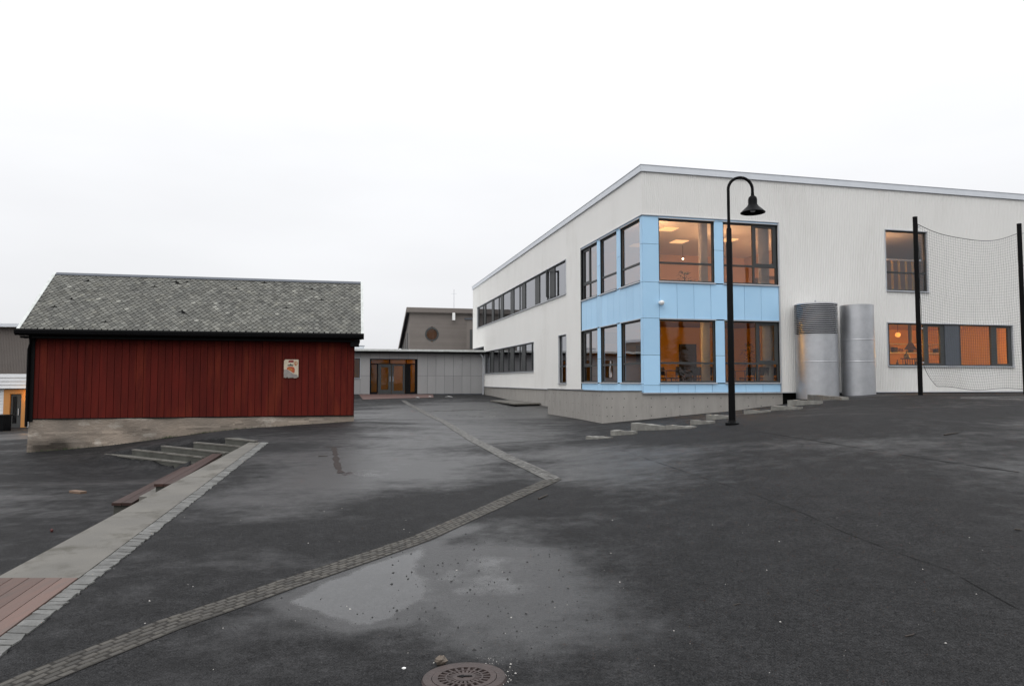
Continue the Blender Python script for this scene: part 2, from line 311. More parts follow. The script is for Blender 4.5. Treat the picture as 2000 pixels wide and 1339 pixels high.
mainp = [P(0, 1339, -1.92), P(906, 1325, -1.90), P(1500, 1339, -1.84), P(2000, 1339, -1.78), P(500, 1130, -1.86), P(1090, 935, -1.66), P(1350, 1080, -1.72), P(700, 1000, -1.76), P(850, 900, -1.62),
         P(1600, 950, -1.42), P(2000, 900, -1.2), P(2000, 830, -0.9), P(2000, 790, -0.62), P(1798, 771, -0.45), P(1700, 810, -0.75), P(1800, 1000, -1.5),
         P(1430, 828, -0.97), P(1150, 852, -1.45), P(1240, 841, -1.3), P(1390, 819, -1.07), P(1500, 801, -0.88), P(1620, 781, -0.60),
         P(525, 858, -1.53), P(300, 1040, -1.78), P(790, 781, -1.25), P(900, 800, -1.45), P(800, 840, -1.5)]
for (a, b, r) in ((-1.57, 0, -1.49), (0.1, 0, -1.37), (3.51, 0, -1.11), (5.5, 0, -0.90), (8, 0, -0.52), (12, 0, -0.5), (17, 0, -0.5), (24, 0, -0.5), (-1.5, 6.7, -1.47), (0, 13.5, -1.34), (0, 20, -1.28), (0, 29, -1.09), (10, 35, -1.0)):
    x, y = bw(a, b); mainp.append(W(x, y, r))
_ll = LF(945, 720)[0]
for px_ in (690, 740, 790, 840, 890, 938):
    ex, ey = bw(0, _ll - .05); s_, z_ = on_plane(px_, 769.5, ex, ey, U[0], U[1]); x, y = bw(s_, _ll - .12); mainp.append(Vector((x, y, z_ - .02)))
mainp += [W(-0.2, 2.4, -1.73), W(-.35, 5.3, -1.925), W(-45, 41, -2.9), W(-28, 41, -2.83), W(-60, 90, -3), W(70, 90, -0.6), W(0, 120, -1), W(45, 20, -0.5), W(30, -15, -1.6), W(-8, -15, -2.05), W(10, -15, -1.95), W(0, -45, -2.1), W(50, -45, -1.5), W(-50, -45, -2.4), W(-30, 0, -2.3)]
lowp = [P(190, 897, -2.3), P(230, 902, -2.3), P(270, 906, -2.3), P(310, 910, -2.3), P(150, 905, -2.3), P(250, 940, -2.3), P(345, 913, -2.3), P(0, 1110, -2.31), P(0, 950, -2.3), P(100, 1037, -2.31), W(-6.3, 4, -2.33), W(-6.0, 1, -2.33), W(-40, 20, -2.5), W(-28, 41, -2.83), W(-14, 2, -2.35), W(-20, 12, -2.32), W(-8.5, 15, -2.31), W(-8.3, 17, -2.31), W(-8.7, 18.1, -2.31), W(-8.3, 17.8, -2.31), W(-7.8, 17.45, -2.31), W(-7.3, 17.1, -2.31), W(-7.0, 16.8, -2.31), W(-45, -15, -2.4), W(-8, -15, -2.35)]
FM = tps_fit(mainp + shared); FL = tps_fit(lowp + shared)
def plane_P(px, py):       # the walk's gently rising plane
    rx, rz = ray(px, py); Y = (-1.996) / (rz - 0.0257); return Vector((rx * Y, Y, rz * Y + CAMZ))
wl0, wl1 = plane_P(0, 1123.5), plane_P(491, 861); wr0, wr1 = plane_P(0, 1242), plane_P(510, 862); wo0, wo1 = plane_P(0, 1277), plane_P(531, 858)
def lineat(p, q, Y):
    t = (Y - p.y) / (q.y - p.y); return p.x + (q.x - p.x) * t
def walkz(Y): return -1.996 + 0.0257 * Y + CAMZ
def sstep(a, b, x):
    t = np.clip((x - a) / (b - a), 0, 1); return t * t * (3 - 2 * t)
stepL = [P(190, 897, -2.3)] + shared[:5]
stepR = [P(345, 913, -2.3), P(372, 904, -2.14), P(395, 892, -1.98), P(440, 883, -1.82), P(470, 871, -1.66), P(497, 860.5, -1.5)]
spoly = [(stepL[1].x + .12, stepL[1].y), (stepR[1].x, stepR[1].y + .02), (-6.9, 15.5), (stepR[5].x + .2, stepR[5].y - .1), (stepR[5].x + .1, stepR[5].y + .16), (stepL[5].x + .12, stepL[5].y + .1), (stepL[4].x + .1, stepL[4].y + .05), (stepL[3].x + .1, stepL[3].y + .05), (stepL[2].x + .1, stepL[2].y + .05)]
def inpoly(X, Y, poly):
    r = np.zeros(np.shape(X), bool); n = len(poly)
    for i in range(n):
        x0, y0 = poly[i]; x1, y1 = poly[(i + 1) % n]
        c = ((y0 > Y) != (y1 > Y)) & (X < (x1 - x0) * (Y - y0) / (y1 - y0 + 1e-12) + x0); r ^= c
    return r
def height(X, Y):
    X = np.asarray(X, float); Y = np.asarray(Y, float)
    hm = tps_eval(FM, X, Y); hl = tps_eval(FL, X, Y)
    w = np.maximum(sstep(-8.2, -6.0, X), sstep(25, 31, Y)); left = hl * (1 - w) + hm * w
    xm = 0.5 * (lineat(wl0, wl1, Y) + lineat(wr0, wr1, Y))
    h = np.where(Y < 17.66, np.where(X < xm, hl, hm), left)
    ny = np.clip(Y, 0, 17.7); near = (X > xm) & (X < lineat(wo0, wo1, Y) + 2.0) & (Y < 17.7)
    k = sstep(0, 2.0, X - lineat(wo0, wo1, Y)); h = np.where(near, (walkz(Y) - 0.015) * (1 - k) + h * k, h)
    h = np.where((X > xm) & (X < lineat(wr0, wr1, Y) + .06) & (Y < 17.7), h - 0.12, h)
    h = np.where(inpoly(X, Y, spoly), np.minimum(h, CAMZ - 2.42), h)
    return h
def H(x, y): return float(height(np.array([x]), np.array([y]))[0])
def G(px, py, it=40):
    # where the view ray through a pixel meets the ground
    rx, rz = ray(px, py); lo, hi = 0.5, 120.0; Y = 0.5
    while Y < 120:
        if H(rx * Y, Y) >= rz * Y + CAMZ: break
        Y *= 1.02
    a, b = Y / 1.02, Y
    for _ in range(18):
        m_ = 0.5 * (a + b)
        if H(rx * m_, m_) >= rz * m_ + CAMZ: b = m_
        else: a = m_
    return Vector((rx * b, b, H(rx * b, b)))
def axis(segs):
    out = [segs[0][0]]
    for a, b, st in segs:
        n = max(1, int(round((b - a) / st))); out += list(a + (b - a) * (np.arange(n) + 1) / n)
    return np.array(out)
xs = axis([(-700, -120, 145), (-120, -40, 10), (-40, -16, 1.2), (-16, 16, 0.125), (16, 40, 1.0), (40, 120, 10), (120, 700, 145)])
ys = axis([(-400, -60, 85), (-60, -4, 4), (-4, 2.5, 0.5), (2.5, 22.5, 0.10), (22.5, 32, 0.25), (32, 60, 0.3), (60, 140, 8), (140, 1400, 210)])
GX, GY = np.meshgrid(xs, ys); CXg = np.clip(GX, -60, 60); CYg = np.clip(GY, -45, 100)
GZ = height(CXg, CYg); far = np.hypot(GX - CXg, GY - CYg); GZ = GZ * (1 - sstep(0, 200, far)) - 0.6 * sstep(0, 200, far)
verts = np.stack([GX.ravel(), GY.ravel(), GZ.ravel()], 1); nx, ny = len(xs), len(ys)
ii = np.arange(nx * ny).reshape(ny, nx); quads = np.stack([ii[:-1, :-1], ii[:-1, 1:], ii[1:, 1:], ii[1:, :-1]], -1).reshape(-1, 4)
gme = bpy.data.meshes.new('ground'); gme.from_pydata(verts.tolist(), [], quads.tolist()); gme.polygons.foreach_set('use_smooth', [True] * len(gme.polygons))
wet = np.full(GX.shape, 0.18)
def blob(px, py, rx_, ry_, amt, ang=0.0):
    c = G(px, py); global wet
    dx = GX - c.x; dy = GY - c.y; ca, sa = math.cos(ang), math.sin(ang); u = (dx * ca + dy * sa) / rx_; v = (-dx * sa + dy * ca) / ry_
    wet = wet + amt * np.exp(-(u * u + v * v) ** 1.5)

def pool(pxs, amt, soft):
    global wet
    pl = [(p.x, p.y) for p in (G(*q) for q in pxs)]; ins = inpoly(GX, GY, pl); d = np.full(GX.shape, 1e9)
    for (x0, y0), (x1, y1) in zip(pl, pl[1:] + pl[:1]):
        t = np.clip(((GX - x0) * (x1 - x0) + (GY - y0) * (y1 - y0)) / ((x1 - x0) ** 2 + (y1 - y0) ** 2), 0, 1); d = np.minimum(d, np.hypot(GX - x0 - t * (x1 - x0), GY - y0 - t * (y1 - y0)))
    wet = wet + amt * sstep(-soft, soft, np.where(ins, d, -d))
pool([(540, 1176), (610, 1200), (690, 1226), (760, 1215), (800, 1185), (812, 1150), (790, 1112), (850, 1062), (930, 1030), (905, 1028), (820, 1062), (700, 1108), (610, 1142)], .80, .22); pool([(430, 1215), (640, 1235), (900, 1225), (1120, 1190), (1080, 1090), (1000, 1020), (880, 1035), (640, 1125)], .34, .5); blob(960, 1110, 0.9, 0.9, 0.32); blob(1050, 1180, 1.0, 0.8, 0.25)
blob(800, 925, 1.8, 2.2, 0.30); blob(700, 900, 2.2, 2.0, 0.35); blob(560, 960, 1.2, 2.0, 0.30); blob(900, 850, 3, 5, 0.40); blob(850, 805, 5, 9, 0.45); blob(980, 800, 4, 8, 0.40); blob(1180, 900, 1.5, 2.5, 0.35)
blob(700, 1045, 1.2, 0.7, -0.35); blob(1000, 965, 0.9, 1.6, -0.30); blob(800, 985, 1.0, 0.6, -0.25); blob(40, 850, 3, 3, 0.5); blob(60, 960, 2, 2, 0.2); blob(150, 1300, .5, .6, -.25)
blob(1900, 1150, 2.2, 1.5, -0.45); blob(1650, 1000, 1.5, 1.5, -0.25); blob(1600, 930, 2.5, 1.0, -0.2); blob(1000, 1250, 0.8, 0.35, 0.3); blob(1350, 840, 3, 1.5, -0.3); blob(1900, 930, 2, 1, .12); blob(1750, 890, 2, 1.5, .15)
a_ = gme.attributes.new('wet', 'FLOAT', 'POINT'); a_.data.foreach_set('value', wet.ravel().astype(np.float32)); gme.materials.append(M['asphalt']); gme.update()
tag(place('ground', gme), 'dark wet asphalt yard sloping between the buildings', kind='structure')

def resample(pts, st):
    out = [pts[0]]
    for p, q in zip(pts[:-1], pts[1:]):
        n = max(1, int((q - p).length / st)); out += [p.lerp(q, (i + 1) / n) for i in range(n)]
    return out
def ribbon(name, pts, width, m, off=0.004, wob=0.0, label=None):
    pts = resample(pts, 0.15); mb = MB(); prev = None
    for i, p in enumerate(pts):
        a = pts[max(0, i - 1)]; b = pts[min(len(pts) - 1, i + 1)]; t = (b - a); t.z = 0; t.normalize(); nrm = Vector((t.y, -t.x, 0)); w_ = width * 0.5 * (1 + wob * random.uniform(-1, 1))
        l = p - nrm * w_; r = p + nrm * w_
        l = Vector((l.x, l.y, H(l.x, l.y) + off)); r = Vector((r.x, r.y, H(r.x, r.y) + off))
        if prev: mb.poly([prev[1], r, l, prev[0]])
        prev = (l, r)
    return tag(mb.build(name, m), label, kind='structure')
ribbon('asphalt_joint', [G(*p) for p in ((1190, 872), (1300, 908), (1390, 938), (1480, 968), (1570, 1003), (1650, 1040), (1760, 1082), (1850, 1112), (1990, 1190))], 0.008, M['seam'], wob=0.9, label='thin dark joint running diagonally across the right-hand asphalt')
ribbon('asphalt_joint', [G(*p) for p in ((1480, 843), (1600, 862), (1700, 878), (1850, 902), (1990, 922))], 0.02, M['seam'], wob=0.8, label='faint dark joint right of the lamp post base')
ribbon('asphalt_joint', [G(*p) for p in ((10, 902), (110, 890), (190, 883))], 0.035, M['seam2'], wob=0.5, label='pale asphalt joint left of the concrete steps')
ribbon('asphalt_joint', [G(*p) for p in ((500, 851), (560, 845), (640, 838), (720, 833))], 0.03, M['seam2'], wob=0.5, label='pale asphalt joint right of the concrete steps')
ribbon('asphalt_joint', [G(*p) for p in ((948, 868), (1040, 861), (1140, 854))], 0.05, M['seam'], wob=0.5, label='dark asphalt joint running from the cobble band to the kerb stones')

# ------------------------------------------------------------------ cobble band
band_px = [(-60, 1380), (100, 1312), (330, 1220), (560, 1140), (820, 1052), (960, 990), (1082, 936)]
band2_px = [(1082, 936), (990, 893), (930, 862), (870, 825), (815, 797), (788, 782)]
def path3(pxs): return [G(*p) for p in pxs]
bp1 = path3(band_px); bp2 = path3(band2_px); BW = 0.28; NROW = 5
def straight(pts):   # fit one straight run through the points
    a, b = pts[0], pts[-1]; return [Vector((a.x, a.y, 0)), Vector((b.x, b.y, 0))]
band = tag(empty('cobble_band', (bp1[-1].x, bp1[-1].y, bp1[-1].z)), 'zigzag band of small grey-brown cobbles across the asphalt', kind='structure')
bedding = MB(); rest = MB(); rest2 = MB()
cob_meshes = []
for k in range(8):
    mb = MB(); n = 0
    j = lambda: random.uniform(-0.003, 0.003)
    mb.bev(-0.05 + j(), 0.05 + j(), -0.0245 + j() * .6, 0.0245 + j() * .6, -0.03, 0.0, 0.006, tone=random.random()); cob_meshes.append(mb.mesh('cobble', M['cobble']))
cands = []
for run in (bp1, bp2):
    pts = resample([Vector((p.x, p.y, 0)) for p in run], 0.105); 
    for i in range(len(pts) - 1):
        a, b = pts[i], pts[i + 1]; t = (b - a); ln = t.length; t.normalize(); nrm = Vector((-t.y, t.x, 0)); ang = math.atan2(t.y, t.x)
        l0 = a - nrm * BW * .52; r0 = a + nrm * BW * .52; l1 = b - nrm * BW * .52; r1 = b + nrm * BW * .52
        bedding.poly([(q.x, q.y, H(q.x, q.y) + 0.004) for q in (l0, l1, r1, r0)])
        for r in range(NROW):
            c = a.lerp(b, 0.5 + 0.5 * (r % 2) - .25 + random.uniform(-.06, .06)) + nrm * ((r - (NROW - 1) / 2) * BW / NROW)
            cands.append((c.length, c, ang, ln, run is bp2))
cands.sort(key=lambda q: q[0])
vis = [c for c in cands if abs(c[1].x) < c[1].y * 0.76 and c[1].y > 2.7 and c[1].y / max(.1, c[1].y) and (1.9 / c[1].y) < 0.47]
near_ids = set(id(c) for c in vis[:300])
bedding_o = bedding.build('bedding', M['grout']); bedding_o.parent = band; bedding_o.location = -Vector(band.location)
for c in cands:
    p = c[1]; z = H(p.x, p.y); g = 0.05; sx = (H(p.x + math.cos(c[2]) * g, p.y + math.sin(c[2]) * g) - z) / g
    if id(c) in near_ids:
        o = place('cobble', random.choice(cob_meshes), band, Vector((p.x, p.y, z + 0.008 + random.uniform(-.003, .003))) - Vector(band.location), (random.uniform(-.04, .04), -math.atan(sx) + random.uniform(-.03, .03), c[2] + random.uniform(-.03, .03)), (c[3] / 0.112, 1, 1))
    else:
        ca, sa = math.cos(c[2]), math.sin(c[2]); hx, hy = c[3] * .46, BW / NROW * .43; tn = random.random(); dz = z + 0.010 + random.uniform(-.003, .003)
        q = [(p.x + ca * u - sa * v, p.y + sa * u + ca * v) for u, v in ((-hx, -hy), (hx, -hy), (hx, hy), (-hx, hy))]
        (rest2 if c[4] else rest).prism(q, dz - 0.02, dz, tn)
ro_ = rest.build('cobbles', M['cobble']); ro_.parent = band; ro_.location = -Vector(band.location); ro_['kind'] = 'stuff'
ro_ = rest2.build('clean_cobbles', M['cobble2']); ro_.parent = band; ro_.location = -Vector(band.location); ro_['kind'] = 'stuff'; ro_['label'] = 'cleaner pale grey cobbles of the far run'

# ------------------------------------------------------------------ concrete walk, inset planks, granite setts
def wp(p, q, Y, dz=0.0): return (lineat(p, q, Y), Y, walkz(Y) + dz)
YP = 6.58
walk = tag(empty('concrete_walk', wp(wr0, wr1, YP)), 'pale concrete walk along the edge of the lower yard', kind='structure')
def rel(o): o.location = -Vector(o.parent.location); return o
mb = MB(); ycuts = [YP, 9.4, 12.3, 15.2, 17.66]
for k in range(4):
    y0, y1 = ycuts[k] + .006, ycuts[k + 1] - .006
    m_ = MB(); m_.prism([wp(wl0, wl1, y0), wp(wr0, wr1, y0), wp(wr0, wr1, y1), wp(wl0, wl1, y1)], CAMZ - 2.5, 0)
    o = m_.build('slab', M['walk'], walk); rel(o)
m_ = MB(); m_.prism([wp(wl0, wl1, 1.0, -.06), wp(wr0, wr1, 1.0, -.06), wp(wr0, wr1, YP - .01, -.06), wp(wl0, wl1, YP - .01, -.06)], CAMZ - 2.5, 0); rel(m_.build('sub_slab', M['dark'], walk))
dirv = Vector((wr1.x - wr0.x, wr1.y - wr0.y, 0)).normalized(); perp = Vector((-dirv.y, dirv.x, 0)); pang = math.atan2(dirv.y, dirv.x)
for k in range(7):
    x_right = lineat(wr0, wr1, YP) - 0.004 - k * 0.151
    m_ = MB(); y0, y1 = 2.2, YP - 0.006 + (k % 2) * 0.004
    dx = (wr1.x - wr0.x) / (wr1.y - wr0.y)
    q = [(x_right - .143 + dx * (y0 - YP), y0, walkz(y0) + .004), (x_right + dx * (y0 - YP), y0, walkz(y0) + .004), (x_right + dx * (y1 - YP), y1, walkz(y1) + .004), (x_right - .143 + dx * (y1 - YP), y1, walkz(y1) + .004)]
    m_.prism(q, CAMZ - 1.96, 0, random.random()); rel(m_.build('plank', M['plank'], walk))
edging = tag(empty('sett_edging', wp(wo0, wo1, YP)), 'row of rough grey granite setts beside the concrete walk', kind='structure')
y = 3.0
while y < 17.6:
    ln = random.uniform(0.09, 0.15) ; y1 = y + ln - 0.012
    j = [random.uniform(-.018, .018) for _ in range(4)]
    q = [(lineat(wr0, wr1, y) + .012, y + j[0] * .3, walkz(y) + j[2] * .25), (lineat(wo0, wo1, y) + j[0], y + j[1] * .3, walkz(y) - .004 + j[1] * .2), (lineat(wo0, wo1, y1) + j[1], y1 + j[2] * .3, walkz(y1) - .004 + j[3] * .2), (lineat(wr0, wr1, y1) + .012, y1 + j[3] * .3, walkz(y1) + j[0] * .25)]
    m_ = MB(); m_.prism(q, walkz(y) - .12, 0, random.random()); o = m_.build('sett', M['sett']); o.parent = edging; rel(o); y += ln
# ledge, benches, steps
lx = lambda Y: lineat(wl0, wl1, Y)
m_ = MB(); m_.prism([(-6.22, 11.75, CAMZ - 1.93), (lx(11.75) + .0, 11.75, CAMZ - 1.93), (lx(16.6), 16.6, CAMZ - 1.90), (-7.28, 16.6, CAMZ - 1.90)], CAMZ - 2.5, 0)
tag(m_.build('seating_ledge', M['walk']), 'low concrete ledge between the wooden bench tops and the walk', kind='structure')
def bench(nl, nr, fl, frr, thick, base_z, label):
    o = empty('bench', (nl.x, nl.y, base_z)); tag(o, label, 'bench', 'long wooden benches beside the steps')
    def lp(v): return (v.x - nl.x, v.y - nl.y, v.z - base_z)
    for k in range(2):
        a = nl.lerp(nr, k * .5 + (.012 if k else 0)); b = nl.lerp(nr, k * .5 + (.5 if k else .488)); c = fl.lerp(frr, k * .5 + (.5 if k else .488)); d = fl.lerp(frr, k * .5 + (.012 if k else 0))
        mb_ = MB(); mb_.prism([lp(a), lp(b), lp(c), lp(d)], nl.z - thick - base_z, 0, random.random()); mb_.build('plank', M['bench'], o)
    ns = (nr - nl) * .06; fs = (frr - fl) * .06; inw = (fl - nl).normalized() * .05
    mb_ = MB(); q = [nl + ns + inw, nr - ns + inw, frr - fs - inw, fl + fs - inw]; mb_.prism([(v.x - nl.x, v.y - nl.y) for v in q], 0, nl.z - thick - .004 - base_z); mb_.build('base', M['step'], o)
    return o
bench(P(218, 981.5, -2.0), P(257, 981.5, -2.0), P(358, 911, -2.0), P(375, 911, -2.0), .045, CAMZ - 2.34, 'lower and nearer brown wooden bench on a concrete base')
bench(P(300.6, 944.5, -1.75), P(337.7, 944.5, -1.75), P(415.6, 885.5, -1.75), P(433.7, 885.5, -1.75), .045, CAMZ - 1.935, 'upper brown wooden bench next to the concrete walk')
steps = tag(empty('concrete_steps', stepR[1]), 'flight of low concrete steps between the barn and the walk', 'steps')
lv = [-2.3, -2.14, -1.98, -1.82, -1.66, -1.5]
for i in range(1, 6):
    Lp, Rp = stepL[i], stepR[i]
    if i < 5: Ln, Rn = stepL[i + 1], stepR[i + 1]
    else: Ln = Lp + Vector((.25, .22, 0)); Rn = Vector((lx(17.66) + .02, 17.68, 0))
    bk = 0.03
    Rq = Vector((min(Rp.x + .25, lx(Rp.y) - .004), Rp.y, 0)) if i < 5 else Vector((lx(17.4) - .005, 17.5, 0))
    m_ = MB(); pts = [(Lp.x, Lp.y), (Rp.x, Rp.y), (Rn.x, Rn.y + bk), (Ln.x, Ln.y + bk)]
    z1 = lv[i] + CAMZ + .0
    m_.prism([(p[0] - steps.location.x, p[1] - steps.location.y) for p in pts], lv[0] - .2 + CAMZ - steps.location.z, z1 - steps.location.z)
    m_.build('step', M['step'], steps)
    e = MB(); d_ = (Rp - Lp).normalized(); nn = Vector((d_.y, -d_.x, 0))
    pts = [Lp + nn * .012, Rp + nn * .012, Rp - nn * .10, Lp - nn * .10]
    e.prism([(p.x - steps.location.x, p.y - steps.location.y) for p in pts], z1 - .03 - steps.location.z, z1 + .004 - steps.location.z); e.build('nosing', M['walk'], steps)

# ================================================================== facade helpers
def fpt(side, s, d, z): return (s, d, z) if side == 'F' else (d, s, z)
def fbox(mb, side, s0, s1, d0, d1, z0, z1, tone=.5):
    if side == 'F': mb.box(s0, s1, d0, d1, z0, z1, tone)
    else: mb.box(d0, d1, s0, s1, z0, z1, tone)
def cells(s0, s1, z0, z1, holes):
    S = sorted({s0, s1, *[h[0] for h in holes], *[h[1] for h in holes]}); Z = sorted({z0, z1, *[h[2] for h in holes], *[h[3] for h in holes]})
    S = [s for s in S if s0 <= s <= s1]; Z = [z for z in Z if z0 <= z <= z1]; out = []
    for j in range(len(Z) - 1):
        run = None
        for i in range(len(S) - 1):
            cs, cz = .5 * (S[i] + S[i + 1]), .5 * (Z[j] + Z[j + 1])
            solid = not any(h[0] < cs < h[1] and h[2] < cz < h[3] for h in holes)
            if solid: run = [S[i] if run is None else run[0], S[i + 1]]
            if (not solid or i == len(S) - 2) and run: out.append((run[0], run[1], Z[j], Z[j + 1])); run = None
    return out
def corrugated(mb, side, s0, s1, z0, z1, holes, pitch=.076, depth=.018, d0=0.0):
    S = {s0, s1}
    k = s0
    while k < s1: 
        for f in (0, .12, .5, .62):
            if k + f * pitch < s1: S.add(k + f * pitch)
        k += pitch
    for h in holes: S.add(h[0]); S.add(h[1])
    S = sorted(s for s in S if s0 <= s <= s1)
    def dep(s):
        f = ((s - s0) / pitch) % 1.0
        return d0 + depth * (f / .12 if f < .12 else 1 if f < .5 else 1 - (f - .5) / .12 if f < .62 else 0)
    for a, b in zip(S[:-1], S[1:]):
        if b - a < 1e-5: continue
        c = .5 * (a + b); cut = sorted((h[2], h[3]) for h in holes if h[0] < c < h[1]); spans = []; z = z0
        for (p, q) in cut:
            if p > z: spans.append((z, p))
            z = max(z, q)
        if z < z1: spans.append((z, z1))
        da, db = dep(a + 1e-6), dep(b - 1e-6)
        for (p, q) in spans:
            pts = [fpt(side, a, da, p), fpt(side, b, db, p), fpt(side, b, db, q), fpt(side, a, da, q)]
            if side == 'L': pts.reverse()
            mb.poly(pts)
def window(parent, side, rect, panes, gl, d=.06, th=.07, label=None, trim=True, framemat=None):
    s0, s1, z0, z1 = rect; mb = MB()
    for c in cells(s0, s1, z0, z1, panes): fbox(mb, side, c[0], c[1], d, d + th, c[2], c[3])
    o = mb.build('window', framemat or M['frame'], parent)
    if label: o['label'] = label
    for p in panes:
        g = MB(); g.poly([fpt(side, p[0] - .004, d + th * .5, p[2] - .004), fpt(side, p[1] + .004, d + th * .5, p[2] - .004), fpt(side, p[1] + .004, d + th * .5, p[3] + .004), fpt(side, p[0] - .004, d + th * .5, p[3] + .004)] if side == 'F' else
                      [fpt(side, p[1] + .004, d + th * .5, p[2] - .004), fpt(side, p[0] - .004, d + th * .5, p[2] - .004), fpt(side, p[0] - .004, d + th * .5, p[3] + .004), fpt(side, p[1] + .004, d + th * .5, p[3] + .004)])
        g.build('pane', gl, o)
    if trim:
        t = MB(); fbox(t, side, s0 - .03, s1 + .03, -.055, d + .005, z0 - .045, z0 - .003); t.build('sill', M['alu'], o)
        t = MB(); fbox(t, side, s0 - .03, s1 + .03, -.03, d + .005, z1 + .003, z1 + .035); fbox(t, side, s0 - .035, s0 - .003, -.012, d + .005, z0 - .002, z1 + .002); fbox(t, side, s1 + .003, s1 + .035, -.012, d + .005, z0 - .002, z1 + .002); t.build('flashing', M['alu'], o)
    return o
def frect(fn, x0, x1, y0, y1, xm=None):
    # rectangle on a facade from pixel extents (left x, right x, top y at left, bottom y at left)
    a, zt = fn(x0, y0); b, _ = fn(x1, y0); _, zb = fn(x0, y1); return (min(a, b), max(a, b), zb, zt)
def sF(px, py=560): return RF(px, py)[0]
def sL(px, py=640): return LF(px, py)[0]

# ================================================================== white school building
school = tag(empty('school_building', (CX, CY, 0), PHI), 'two-storey white corrugated school building with a pale blue corner', 'building')
Z_TOP = RF(1257.3, 323)[1]; Z_FAS = RF(1257.6, 335)[1]; Z_BASE = RF(1262, 766.5)[1]
LEN_F = 26.0; LEN_L = sL(945, 720); LEN_U = sL(923.3, 620)
fl_u = RF(1258.7, 420.5)[1]                        # top of the blue corner
fs1 = sF(1520.5); ls1 = sL(1136.3)
zu1 = RF(1288.6, 548.4)[1]; zu2 = RF(1287.5, 426.5)[1]; zl1 = RF(1291, 746.5)[1]; zl2 = RF(1291, 623.5)[1]
blueF = (-.5, fs1, Z_BASE - 1, fl_u); blueL = (-.5, ls1, Z_BASE - 1, fl_u)
ur = frect(RF, 1729, 1809, 449, 566.5); lr = frect(RF, 1733.5, 1976.5, 630.5, 713.5)
us = (sL(1105.4), sL(932), LF(1105.4, 573)[1], LF(1105.4, 507)[1]); lsr = (sL(1042.4), sL(946.5), LF(1042.4, 724.5)[1], LF(1042.4, 668)[1]); tn = (sL(1105.5), sL(1091), LF(1106, 748)[1], LF(1106, 653)[1])
mb = MB(); corrugated(mb, 'F', 0.0, LEN_F, Z_BASE, Z_FAS, [blueF, ur, lr]); mb.build('cladding', M['clad'], school)
mb = MB(); corrugated(mb, 'L', 0.0, LEN_L, Z_BASE, Z_FAS, [blueL, us, lsr, tn], pitch=.1); corrugated(mb, 'L', LEN_L, LEN_U, LF(924, 681)[1], Z_FAS, [us], pitch=.1); mb.build('cladding', M['clad'], school)
# inner shell: backing wall, roof, far walls
mb = MB()
for c in cells(0.05, LEN_F, Z_BASE, Z_TOP - .3, [(0, fs1, zl1 - .1, zl2 + .1), (0, fs1, zu1 - .1, zu2 + .1), ur, lr]): mb.box(c[0], c[1], .19, .25, c[2], c[3])
for c in cells(0.30, LEN_U, Z_BASE + .02, Z_TOP - .3, [(.05, ls1, zl1 - .1, zl2 + .1), (.05, ls1, zu1 - .1, zu2 + .1), us, lsr, tn, (LEN_L, LEN_U + .2, 0, LF(924, 681)[1])]): mb.box(.19, .25, c[0], c[1], c[2], c[3])
mb.build('inner_wall', M['dimroom'], school)
mb = MB(); mb.box(.02, LEN_F, .02, LEN_U, Z_TOP - .28, Z_TOP - .2); mb.build('roof', M['zinc'], school)
mb = MB(); mb.box(LEN_F - .2, LEN_F + .02, .03, LEN_U, Z_BASE, Z_FAS); mb.box(.03, LEN_F - .22, LEN_U - .2, LEN_U, LF(924, 681)[1], Z_FAS); mb.box(.26, LEN_F - .22, LEN_L - .2, LEN_L - .01, Z_BASE, LF(924, 681)[1] + .3); mb.build('rear_wall', M['clad'], school)
mb = MB(); mb.box(.02, LEN_F - .25, LEN_L + .0, LEN_U, LF(924, 681)[1] - .08, LF(924, 681)[1] - .002); mb.build('soffit', M['zinc'], school)
mb = MB(); mb.box(-.06, LEN_F + .05, -.06, .10, Z_FAS, Z_TOP); mb.build('fascia', M['fascia'], school)
mb = MB(); mb.box(-.06, .10, .101, LEN_U + .05, Z_FAS, Z_TOP); mb.build('fascia', M['fascia'], school)
mb = MB(); mb.box(-.075, LEN_F + .06, -.075, .12, Z_TOP + .001, Z_TOP + .02); mb.box(-.075, .12, .121, LEN_U + .06, Z_TOP + .001, Z_TOP + .02); mb.build('coping', M['alu'], school)
# blue corner panels
def panel(side, s0, s1, z0, z1, d0=-.004, th=.02, g=.006, m='blue', parent=school, name='panel'):
    mb_ = MB(); fbox(mb_, side, s0 + g, s1 - g, d0, d0 + th, z0 + g, z1 - g, random.random()); return mb_.build(name, M[m], parent)
back = MB()
winF = [(sF(1287.5), sF(1396)), (sF(1414), fs1 - .02)]; winL = [(sL(1251.3), sL(1212.7)), (sL(1205.2), sL(1172.8)), (sL(1166.7), ls1 - .03)]
for c in cells(.022, fs1, Z_BASE, fl_u, [(w[0], w[1], zu1, zu2) for w in winF] + [(w[0], w[1], zl1, zl2) for w in winF]): back.box(c[0], c[1], .02, .06, c[2], c[3])
for c in cells(.062, ls1, Z_BASE, fl_u, [(w[0], w[1], zu1, zu2) for w in winL] + [(w[0], w[1], zl1, zl2) for w in winL]): back.box(.02, .06, c[0], c[1], c[2], c[3])
back.build('panel_backing', M['dark'], school)
jx = [winF[0][0]] + [sF(x) for x in (1322, 1355, 1388, 1421, 1453.5, 1486)] + [fs1]
zmid = [RF(1270, 476)[1], RF(1270, 693)[1]]
for a, b in zip(jx[:-1], jx[1:]):
    panel('F', a, b, zl2 + .04, zu1 - .05); panel('F', a, b, Z_BASE, zl1 - .05)
panel('F', winF[0][0], fs1, zu2 + .01, fl_u)
cs = jx[0]
